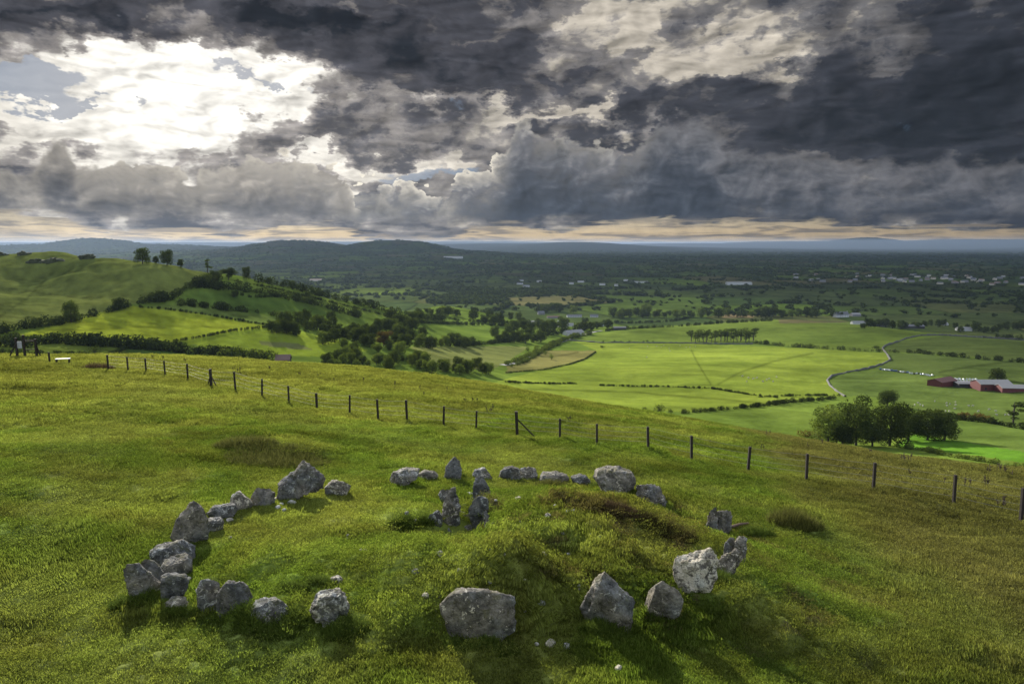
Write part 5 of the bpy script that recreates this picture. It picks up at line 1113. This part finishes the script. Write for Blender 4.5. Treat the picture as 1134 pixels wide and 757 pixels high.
# ------------------------------------------------------------------ trees of the plain, too many to count
def gn_scatter(name, pts, scl, rot, src, tone=None, kind='stuff', label=None, normal=None):
    me = bpy.data.meshes.new(name); me.vertices.add(len(pts)); me.vertices.foreach_set('co', np.asarray(pts, np.float32).ravel())
    a = me.attributes.new('scl', 'FLOAT_VECTOR', 'POINT'); a.data.foreach_set('vector', np.asarray(scl, np.float32).ravel())
    a = me.attributes.new('rot', 'FLOAT_VECTOR', 'POINT'); a.data.foreach_set('vector', np.asarray(rot, np.float32).ravel())
    if tone is not None: a = me.attributes.new('tint', 'FLOAT_COLOR', 'POINT'); b = np.ones((len(pts), 4), np.float32); b[:, :3] = tone; a.data.foreach_set('color', b.ravel())
    a = me.attributes.new('pick', 'INT', 'POINT'); a.data.foreach_set('value', rng.integers(0, len(src), len(pts)).astype(np.int32))
    o = put(name, me, kind=kind, label=label)
    t = bpy.data.node_groups.new(name, 'GeometryNodeTree'); t.interface.new_socket('Geometry', in_out='INPUT', socket_type='NodeSocketGeometry'); t.interface.new_socket('Geometry', in_out='OUTPUT', socket_type='NodeSocketGeometry')
    N = t.nodes; L = t.links; i = N.new('NodeGroupInput'); ou = N.new('NodeGroupOutput')
    gi = N.new('GeometryNodeGeometryToInstance')
    for s in reversed(src):
        oi = N.new('GeometryNodeObjectInfo'); oi.inputs['Object'].default_value = s; L.new(oi.outputs['Geometry'], gi.inputs[0])
    ip = N.new('GeometryNodeInstanceOnPoints'); m2p = N.new('GeometryNodeMeshToPoints'); L.new(i.outputs[0], m2p.inputs[0]); L.new(m2p.outputs[0], ip.inputs['Points']); L.new(gi.outputs[0], ip.inputs['Instance']); ip.inputs['Pick Instance'].default_value = True
    for nm, ty, so in (('scl', 'FLOAT_VECTOR', 'Scale'), ('rot', 'FLOAT_VECTOR', 'Rotation'), ('pick', 'INT', 'Instance Index')):
        q = N.new('GeometryNodeInputNamedAttribute'); q.data_type = ty; q.inputs[0].default_value = nm; L.new([x for x in q.outputs if x.enabled][0], ip.inputs[so])
    L.new(ip.outputs[0], ou.inputs[0]); o.modifiers.new('scatter', 'NODES').node_group = t; return o
def hidden_src(name, me):
    """source shape, kept out of the scene: only its copies are there"""
    return bpy.data.objects.new(name, me)
def plain_trees():
    P = []; n = 420000; az = rng.uniform(-0.72, 0.72, n); r = np.exp(rng.uniform(math.log(1150), math.log(14000), n)); x, y = np.sin(az) * r, np.cos(az) * r
    idn, edge = cells(x, y); w = fbm(x, y, 700, 3, 501); hw = fbm(x, y, 160, 2, 503)
    px, py, dep = proj(x, y, base_h(x, y))
    keep = (edge < 9 + r * .0015) & (rng.random(n) < np.clip(.42 + 2.2 * hw + .8 * w, .05, .95)) * (rng.random(n) < np.clip(r / 3800, .3, 1)) | ((w > .26) & (rng.random(n) < .16)) | (rng.random(n) < .006)
    keep &= ~((px > 640) & (px < 1140) & (py > 352)) & ~((r < 1500) & (px > 560) & (py > 345)) & (py < 352) & ~((px < 470) & (py > 335))
    x, y, r = x[keep], y[keep], r[keep]; z = base_h(x, y)
    h = rng.uniform(4.5, 12, len(x)) * (1 + (fbm(x, y, 300, 2, 505) > .1) * .3); wd = rng.uniform(1.0, 1.7, len(x)) * h * (1 + r / 9000)
    rot = np.zeros((len(x), 3)); rot[:, 2] = rng.uniform(0, 6.28, len(x))
    src = [hidden_src('distant_tree', leaf_mesh('distant_tree', crown_lobes('bush', np.random.default_rng(s)), 80, .16, s, LEAF, .6)) for s in (1, 2, 3)]
    print('plain trees', len(x)); gn_scatter('distant_trees', np.stack([x, y, z - .5], 1), np.stack([wd, wd, h], 1), rot, src, label='dark hedgerow trees and copses dotted over the far plain')
plain_trees()
lake(733, 932, 273.4, 275.6); lake(500, 606, 273.6, 275.4)

# ------------------------------------------------------------------ grass
def grass_mat():
    m, g, out = new_mat('grass_blades')
    geo = g.new('ShaderNodeAttribute', attribute_name='tint', attribute_type='INSTANCER'); bl = g.new('ShaderNodeAttribute', attribute_name='tone')
    oi = g.new('ShaderNodeObjectInfo')
    col = g.vm('SCALE', E(g, geo.outputs[0]), E(g, bl.outputs[2]) * 1.15 + 0.5)
    col = g.mixc(g.sstep(E(g, bl.outputs[2]), .8, 1.0) * .35, col, (.20, .17, .07))
    d = g.new('ShaderNodeBsdfDiffuse'); g.put(d.inputs[0], col); tr = g.new('ShaderNodeBsdfTranslucent'); g.put(tr.inputs[0], g.vm('MULTIPLY', col, (1.1, 1.15, .6)))
    mx = g.new('ShaderNodeMixShader'); mx.inputs[0].default_value = .5
    g.t.links.new(d.outputs[0], mx.inputs[1]); g.t.links.new(tr.outputs[0], mx.inputs[2]); g.t.links.new(mx.outputs[0], out.inputs[0]); return m
GM = grass_mat()
def blades(n, rad, h, wid, bend, seed, mat, lean=(0, 0)):
    rg = np.random.default_rng(seed); a = rg.uniform(0, 6.28, n); r = rad * np.sqrt(rg.random(n)); x, y = np.cos(a) * r, np.sin(a) * r
    hh = h * rg.uniform(.45, 1.15, n); t = rg.uniform(0, 6.28, n); b = hh * bend * rg.uniform(.3, 1.2, n); bx, by = np.cos(t) * b + lean[0] * hh, np.sin(t) * b + lean[1] * hh
    o = rg.uniform(0, 6.28, n); wx, wy = np.cos(o) * wid / 2, np.sin(o) * wid / 2
    z0 = np.full(n, -.02)
    V = np.stack([np.stack([x - wx, y - wy, z0], 1), np.stack([x + wx, y + wy, z0], 1), np.stack([x + bx * .35 + wx * .7, y + by * .35 + wy * .7, hh * .6], 1), np.stack([x + bx * .35 - wx * .7, y + by * .35 - wy * .7, hh * .6], 1), np.stack([x + bx, y + by, hh], 1)], 1).reshape(-1, 3)
    i = np.arange(n)[:, None] * 5; F = np.concatenate([i + np.array([[0, 1, 2, 3]]), i + np.array([[3, 2, 4, 4]])])
    me = bpy.data.meshes.new('grass'); fl = [tuple(dict.fromkeys(f)) for f in F.tolist()]; me.from_pydata(V.tolist(), [], fl); me.update()
    me.materials.append(mat); at = me.attributes.new('tone', 'FLOAT', 'POINT'); at.data.foreach_set('value', np.repeat(rg.random(n), 5).astype(np.float32)); return me
def turf_normal_rot(x, y):
    e = .15; z = lambda a, b: base_h(a, b) + turf(a, b)
    gx = (z(x + e, y) - z(x - e, y)) / (2 * e); gy = (z(x, y + e) - z(x, y - e)) / (2 * e)
    return np.arctan(gy), -np.arctan(gx)
def grass_field():
    n = GRASS_N; r = rng.uniform(8.5, 100, n); az = rng.uniform(-.80, .80, n)
    x, y = np.sin(az) * r, np.cos(az) * r; z0 = base_h(x, y); z = z0 + turf(x, y); px, py, dep = proj(x, y, z)
    long_ = sst(fbm(x, y, 2.2, 3, 601), .0, .2) * 1.4 + sst(x - .32 * y, 3, 8) * .5 + ((py < 470) & (r > 38)) * .9 + .12
    # keep the pit open and the path short
    mx, my = gp(512, 590, -.6); pit = np.exp(-((x - mx) / .7) ** 2 - ((y - my) / .8) ** 2)
    keep = pit < .35
    rx, ry = turf_normal_rot(x, y)
    s = (1.0 + r / 45.0); hh = (.50 + long_ * .8) * rng.uniform(.7, 1.3, n) * (1 + r / 160)
    C = land_colour(x, y, z0) * rng.uniform(.72, 1.4, n)[:, None]
    rot = np.stack([rx, ry, rng.uniform(0, 6.28, n)], 1)
    src = [hidden_src('turf', blades(150, .26, .036, .010, .9, 40 + k, GM)) for k in range(4)]
    k = keep; gn_scatter('turf_grass', np.stack([x, y, z], 1)[k], np.stack([s, s, hh], 1)[k], rot[k], src, tone=C[k], label='short grazed grass covering the hilltop and slope')
GRASS_N = 130000
grass_field()
# rushes, long tufts and dead stems are single plants
RUSH = simple_mat('rush_stems', (.13, .12, .045), .9, .4, 6.0)
def leafy(name, c, tr=.4):
    m, g, out = new_mat(name); bl = g.new('ShaderNodeAttribute', attribute_name='tone'); col = g.vm('SCALE', g.xyz(*c), E(g, bl.outputs[2]) * 1.0 + .55)
    d = g.new('ShaderNodeBsdfDiffuse'); g.put(d.inputs[0], col); t = g.new('ShaderNodeBsdfTranslucent'); g.put(t.inputs[0], col); mx = g.new('ShaderNodeMixShader'); mx.inputs[0].default_value = tr
    g.t.links.new(d.outputs[0], mx.inputs[1]); g.t.links.new(t.outputs[0], mx.inputs[2]); g.t.links.new(mx.outputs[0], out.inputs[0]); return m
TUFT, STRAW, DOCK = leafy('tuft_blades', (.090, .128, .024)), leafy('straw_blades', (.120, .125, .034)), leafy('dead_seed_heads', (.085, .062, .034))
def tuft(px, py, wpx, h, label, mat, n=900, wid=.014, group=None, name='grass_tuft', bend=.6):
    g0 = on_ground(px, py); w = wpx * g0.length / FPX / 2; g0.z = ghgt(g0.x, g0.y)
    me = blades(n, 1.0, h, wid, bend, int(px * 7 + py), mat); co = np.zeros(len(me.vertices) * 3, np.float32); me.vertices.foreach_get('co', co); co = co.reshape(-1, 3)
    base = np.repeat(co[0::5, :2] + (co[1::5, :2] - co[0::5, :2]) / 2, 5, axis=0); off = co[:, :2] - base; B2 = base * np.array([w, w * .55])
    co[:, :2] = B2 + off; zz = base_h(B2[:, 0] + g0.x, B2[:, 1] + g0.y) + turf(B2[:, 0] + g0.x, B2[:, 1] + g0.y) - g0.z
    f = np.sqrt(np.clip(1.15 - (base ** 2).sum(1), 0.1, 1)); co[:, 2] = co[:, 2] * f + zz; me.vertices.foreach_set('co', co.ravel())
    o = put(name, me, label=label, cat=name.replace('_', ' '), group=group); o.location = g0; return o
tuft(880, 582, 62, .62, 'big dark clump of rushes standing right of the ring', STRAW, 2600, .016, name='rush_clump', bend=.35)
tuft(838, 590, 40, .30, 'low dark rush patch between the stone stump and the big rush clump', TUFT, 1200, name='rush_clump', bend=.5)
tuft(308, 508, 120, .34, 'broad brownish tussock of long grass behind the left arc', STRAW, 5200, .016)
tuft(272, 492, 70, .38, 'smaller brownish tussock behind the broad one at left', STRAW, 2600, .016)
tuft(610, 537, 40, .30, 'straw-coloured tuft before the brownish dome in the back row', STRAW, 1500)
tuft(664, 541, 26, .36, 'green tuft against the left of the massive rounded boulder', TUFT, 1000)
tuft(506, 528, 22, .30, 'green tuft at the foot of the pointed dark stone', TUFT, 700)
tuft(514, 551, 0.1, .01, 'x', TUFT, 1).select_get() if False else None
tuft(300, 699, 84, .30, 'deep green skirt of long grass under the domed pale boulder', TUFT, 3800)
tuft(150, 664, 56, .26, 'long grass at the foot of the farthest left slab', TUFT, 2200)
tuft(385, 703, 60, .26, 'long grass under the knobbly white-patched boulder', TUFT, 2600)
tuft(530, 712, 100, .22, 'long grass along the foot of the broad front block', TUFT, 3600)
tuft(672, 699, 66, .24, 'long grass along the foot of the ridged peaked boulder', TUFT, 2600)
tuft(735, 688, 60, .24, 'long grass under the dark smooth leaning stone', TUFT, 2400)
tuft(800, 660, 70, .26, 'long grass sloping down from the white-blotched slab', TUFT, 2600)
tuft(200, 683, 40, .20, 'long grass below the small white-flecked stone', TUFT, 1400)
tuft(245, 685, 60, .22, 'long grass below the dark blocky boulder', TUFT, 2200)
tuft(472, 586, 20, .30, 'green tuft against the left slab of the chamber', TUFT, 800)
tuft(513, 560, 24, .32, 'green tuft growing inside the back of the chamber', TUFT, 900)
tuft(445, 588, 40, .26, 'dark grass rimming the hollow left of the chamber', TUFT, 1300)
tuft(690, 562, 60, .22, 'reddish heathery growth on the right shoulder of the mound', DOCK, 3000)
tuft(735, 580, 80, .24, 'dark heather in the dip right of the mound', leafy('heather', (.06, .055, .02)), 4200)
tuft(325, 663, 40, .2, 'small dark tussock inside the ring near the left arc', TUFT, 1300)
tuft(355, 648, 34, .2, 'small tussock capped by a pale stone inside the ring', TUFT, 1200)
tuft(110, 408, 30, .7, 'brown bush of dead stems at the fence beside the bench', DOCK, 900, .03, bend=.4)
def stem(px, py, hpx, k):
    g0 = on_ground(px, py); g0.z = ghgt(g0.x, g0.y); h = hpx * g0.length / FPX; V, F = [], []; rg = random.Random(k)
    for s in range(rg.choice([1, 2, 3])):
        ox, oy = rg.uniform(-.15, .15), rg.uniform(-.15, .15); tx = ox + rg.uniform(-.12, .12); bar(V, F, (ox, oy, 0), (tx, oy, h * rg.uniform(.8, 1)), .011, 4, .008)
        for q in range(7):
            t = rg.uniform(.45, 1); z = h * t * .95; a = rg.uniform(0, 6.28); L = rg.uniform(.05, .16) * (1.3 - t); bar(V, F, (ox + (tx - ox) * t, oy, z), (ox + (tx - ox) * t + math.cos(a) * L, oy + math.sin(a) * L, z + L * 1.2), .022, 4, .014)
    o = put('dock_stem', quads('dock_stem', V, F, DOCKM), label='dead brown dock stem standing in the long grass beyond the fence', cat='plant', group='dead dock stems beyond the fence'); o.location = g0
DOCKM = simple_mat('dead_dock', (.060, .045, .025), .95, .3)
DS = [(437, 433, 12), (466, 434, 9), (472, 441, 8), (494, 435, 8), (506, 446, 6), (517, 446, 7), (523, 446, 8), (528, 447, 8), (540, 458, 10), (546, 457, 10), (543, 459, 7), (629, 469, 8), (850, 484, 8), (844, 500, 8), (868, 484, 7), (898, 497, 8), (911, 494, 8), (963, 502, 6), (1003, 515, 12), (1002, 514, 9), (1007, 513, 9), (1008, 526, 6),
      (1048, 536, 7), (1069, 540, 12), (1092, 541, 12), (1095, 524, 8), (1105, 524, 10), (1112, 525, 10), (1119, 528, 8), (1113, 561, 12), (1110, 562, 7), (1098, 522, 8), (1113, 518, 5), (205, 402, 5), (170, 399, 5), (182, 400, 5), (260, 413, 7), (265, 414, 6), (300, 412, 6), (372, 424, 7), (403, 425, 7), (354, 420, 6), (333, 418, 5)]
for k, (x, y, h) in enumerate(DS): stem(x, y, h, k)

# ------------------------------------------------------------------ unseen clouds added to shade the land, high and out of the top of the picture
def cloud(name, poly, H, thick, dens, edge, label, albedo=(.35, .37, .40), n=90, seed=0):
    """poly: the ground outline it shades; the cloud itself hangs along the sun's direction above it"""
    off = (H - 0) / math.tan(SUN_EL); dx, dy = math.sin(SUN_AZ) * off, math.cos(SUN_AZ) * off
    P = np.array([(x + dx, y + dy) for x, y in poly]); lo = P.min(0) - edge; hi = P.max(0) + edge
    X, Y = np.meshgrid(np.linspace(lo[0], hi[0], n), np.linspace(lo[1], hi[1], n)); ins = inpoly(X, Y, P); sd = np.full(X.shape, 1e9)
    for i in range(len(P)):
        a, b = P[i], P[(i + 1) % len(P)]; e = b - a; t = np.clip(((X - a[0]) * e[0] + (Y - a[1]) * e[1]) / (e @ e), 0, 1); sd = np.minimum(sd, np.hypot(X - a[0] - t * e[0], Y - a[1] - t * e[1]))
    sd = np.where(ins, sd, -sd) / edge + fbm(X, Y, edge * 2.5, 4, 700 + seed) * 2.2
    t = thick * np.clip(sd, 0, 1) ** .7 * (1 + fbm(X, Y, edge * .9, 3, 710 + seed) * 1.0); t[0] = t[-1] = 0; t[:, 0] = t[:, -1] = 0; t = np.where(t < thick * .02, 0, t)
    N = n * n; top = np.stack([X, Y, H + t * .7], -1).reshape(-1, 3); bot = np.stack([X, Y, H - t * .3], -1).reshape(-1, 3); tf = t.ravel()
    i = (np.arange(n - 1)[:, None] * n + np.arange(n - 1)[None]).ravel(); Q = np.stack([i, i + 1, i + n + 1, i + n], 1); Q = Q[(tf[Q] > 0).any(1)]
    B = np.where(tf[Q] > 0, Q + N, Q)[:, ::-1]
    me = mesh_from(name, np.vstack([top, bot]), np.vstack([Q, B]))
    bm = bmesh.new(); bm.from_mesh(me); bmesh.ops.delete(bm, geom=[v for v in bm.verts if not v.link_faces], context='VERTS'); bm.to_mesh(me); bm.free()
    m, g, out = new_mat('shade_cloud_vapour'); v = g.new('ShaderNodeVolumePrincipled'); g.put(v.inputs['Color'], albedo); v.inputs['Density'].default_value = dens; v.inputs['Anisotropy'].default_value = .3
    g.t.links.new(v.outputs[0], out.inputs[1]); me.materials.append(m); put(name, me, kind='stuff', label=label)
cloud('plain_shade_cloud', [(300, 2100), (-900, 3000), (-2600, 5000), (-3500, 9000), (4000, 9500), (9000, 8500), (9000, 3000), (4000, 1200), (2000, 900), (900, 1000), (600, 1450)], 20000, 800, .0034, 450, 'unseen cloud added to shade the far plain')
cloud('hilltop_shade_cloud', [(-75, -20), (-75, 60), (-45, 110), (30, 95), (80, 60), (90, -20)], 1200, 60, .0034, 25, 'thin unseen cloud added to shade the hilltop', albedo=(.8, .82, .85))
cloud('land_shade_cloud', [(300, 430), (600, 330), (1100, 600), (1300, 1100), (480, 1150), (190, 1000), (260, 720)], 4000, 220, .0034, 90, 'unseen cloud patch added to shade the right-hand fields', albedo=(.6, .62, .66), n=70, seed=3)
cloud('land_shade_cloud', [(-480, 400), (-200, 470), (-150, 560), (-260, 700), (-560, 640)], 4000, 200, .0032, 70, 'unseen cloud patch added to shade the left hill', albedo=(.6, .62, .66), n=70, seed=5)

# ------------------------------------------------------------------ a label of its own for each member of a row or clump
ORD = ['leftmost', 'second', 'third', 'fourth', 'fifth', 'sixth', 'seventh', 'eighth', 'ninth', 'tenth', 'eleventh', 'twelfth', 'thirteenth', 'fourteenth', 'fifteenth', 'sixteenth', 'seventeenth', 'eighteenth', 'nineteenth']
TENS = {2: 'twentieth', 3: 'thirtieth', 4: 'fortieth', 5: 'fiftieth', 6: 'sixtieth', 7: 'seventieth', 8: 'eightieth', 9: 'ninetieth'}
TW = {2: 'twenty', 3: 'thirty', 4: 'forty', 5: 'fifty', 6: 'sixty', 7: 'seventy', 8: 'eighty', 9: 'ninety'}
def ordw(n):
    if n < 19: return ORD[n]
    t, u = divmod(n + 1, 10)
    if t < 2: return 'nineteenth'
    return TENS[t] if u == 0 else TW[t] + '-' + (['', 'first'] + ORD[1:9])[u]
SHORT = {
    'kerb': None,
    'loose stones on the mound': 'small pale loose stone in the turf of the mound',
    'trees of the belt above the bright left fields': 'dark tree crowded in the belt above the bright left fields',
    T1: 'rounded tree in the hollow wood around the brownish one',
    'trees just beyond the near brow': 'leafy tree low in the hollow beyond the near brow',
    'trees across the olive rough field': 'tree in the line across the olive rough field',
    'trees behind the narrow valley strips': 'tree in the line behind the narrow valley strips',
    'dense trees left of the white farmhouses': 'dark tree in the dense belt left of the white farmhouses',
    'squared dark clump behind the farmhouses': 'tree of the squared dark clump behind the farmhouses',
    'line of trees behind the bright ridge field': 'tree in the long line behind the bright ridge field',
    'pines of the hilltop clump': 'thin-stemmed pine in the clump on the bright hill',
    'trees beyond the right ridge': 'dark tree in the belt beyond the right ridge',
    'shrubs along the lane': 'pale bushy shrub beside the lane',
    'bushes along the thin stone wall': 'dark bush beside the thin stone wall',
    'houses strung along the far road on the plain': 'small pale house along the far road on the plain',
    'houses of the distant town': 'small pale house in the distant town',
    'wrapped bales lined up along the field wall': 'wrapped bale in the line toward the red barns',
    'pale bales in the barn yard': 'pale bale in the yard between the red barns',
    'sheep in the field before the red barns': 'white sheep in the field before the red barns',
    'sheep in the bright field': 'tiny pale sheep in the bright field',
    'dead dock stems beyond the fence': 'dead brown dock stem beyond the fence',
}
def relabel():
    gr = {}
    for o in SC.objects:
        if o.parent is None and o.get('group') in SHORT: gr.setdefault(o['group'], []).append(o)
    for k, L in gr.items():
        px = [float(proj(np.array([o.location.x]), np.array([o.location.y]), np.array([o.location.z]))[0][0]) for o in L]
        for i, j in enumerate(sorted(range(len(L)), key=lambda q: px[q])):
            L[j]['label'] = f"{SHORT[k]}, {ordw(i)}" + (f" of {len(L)}" if i == 0 else ' from left') 
relabel()
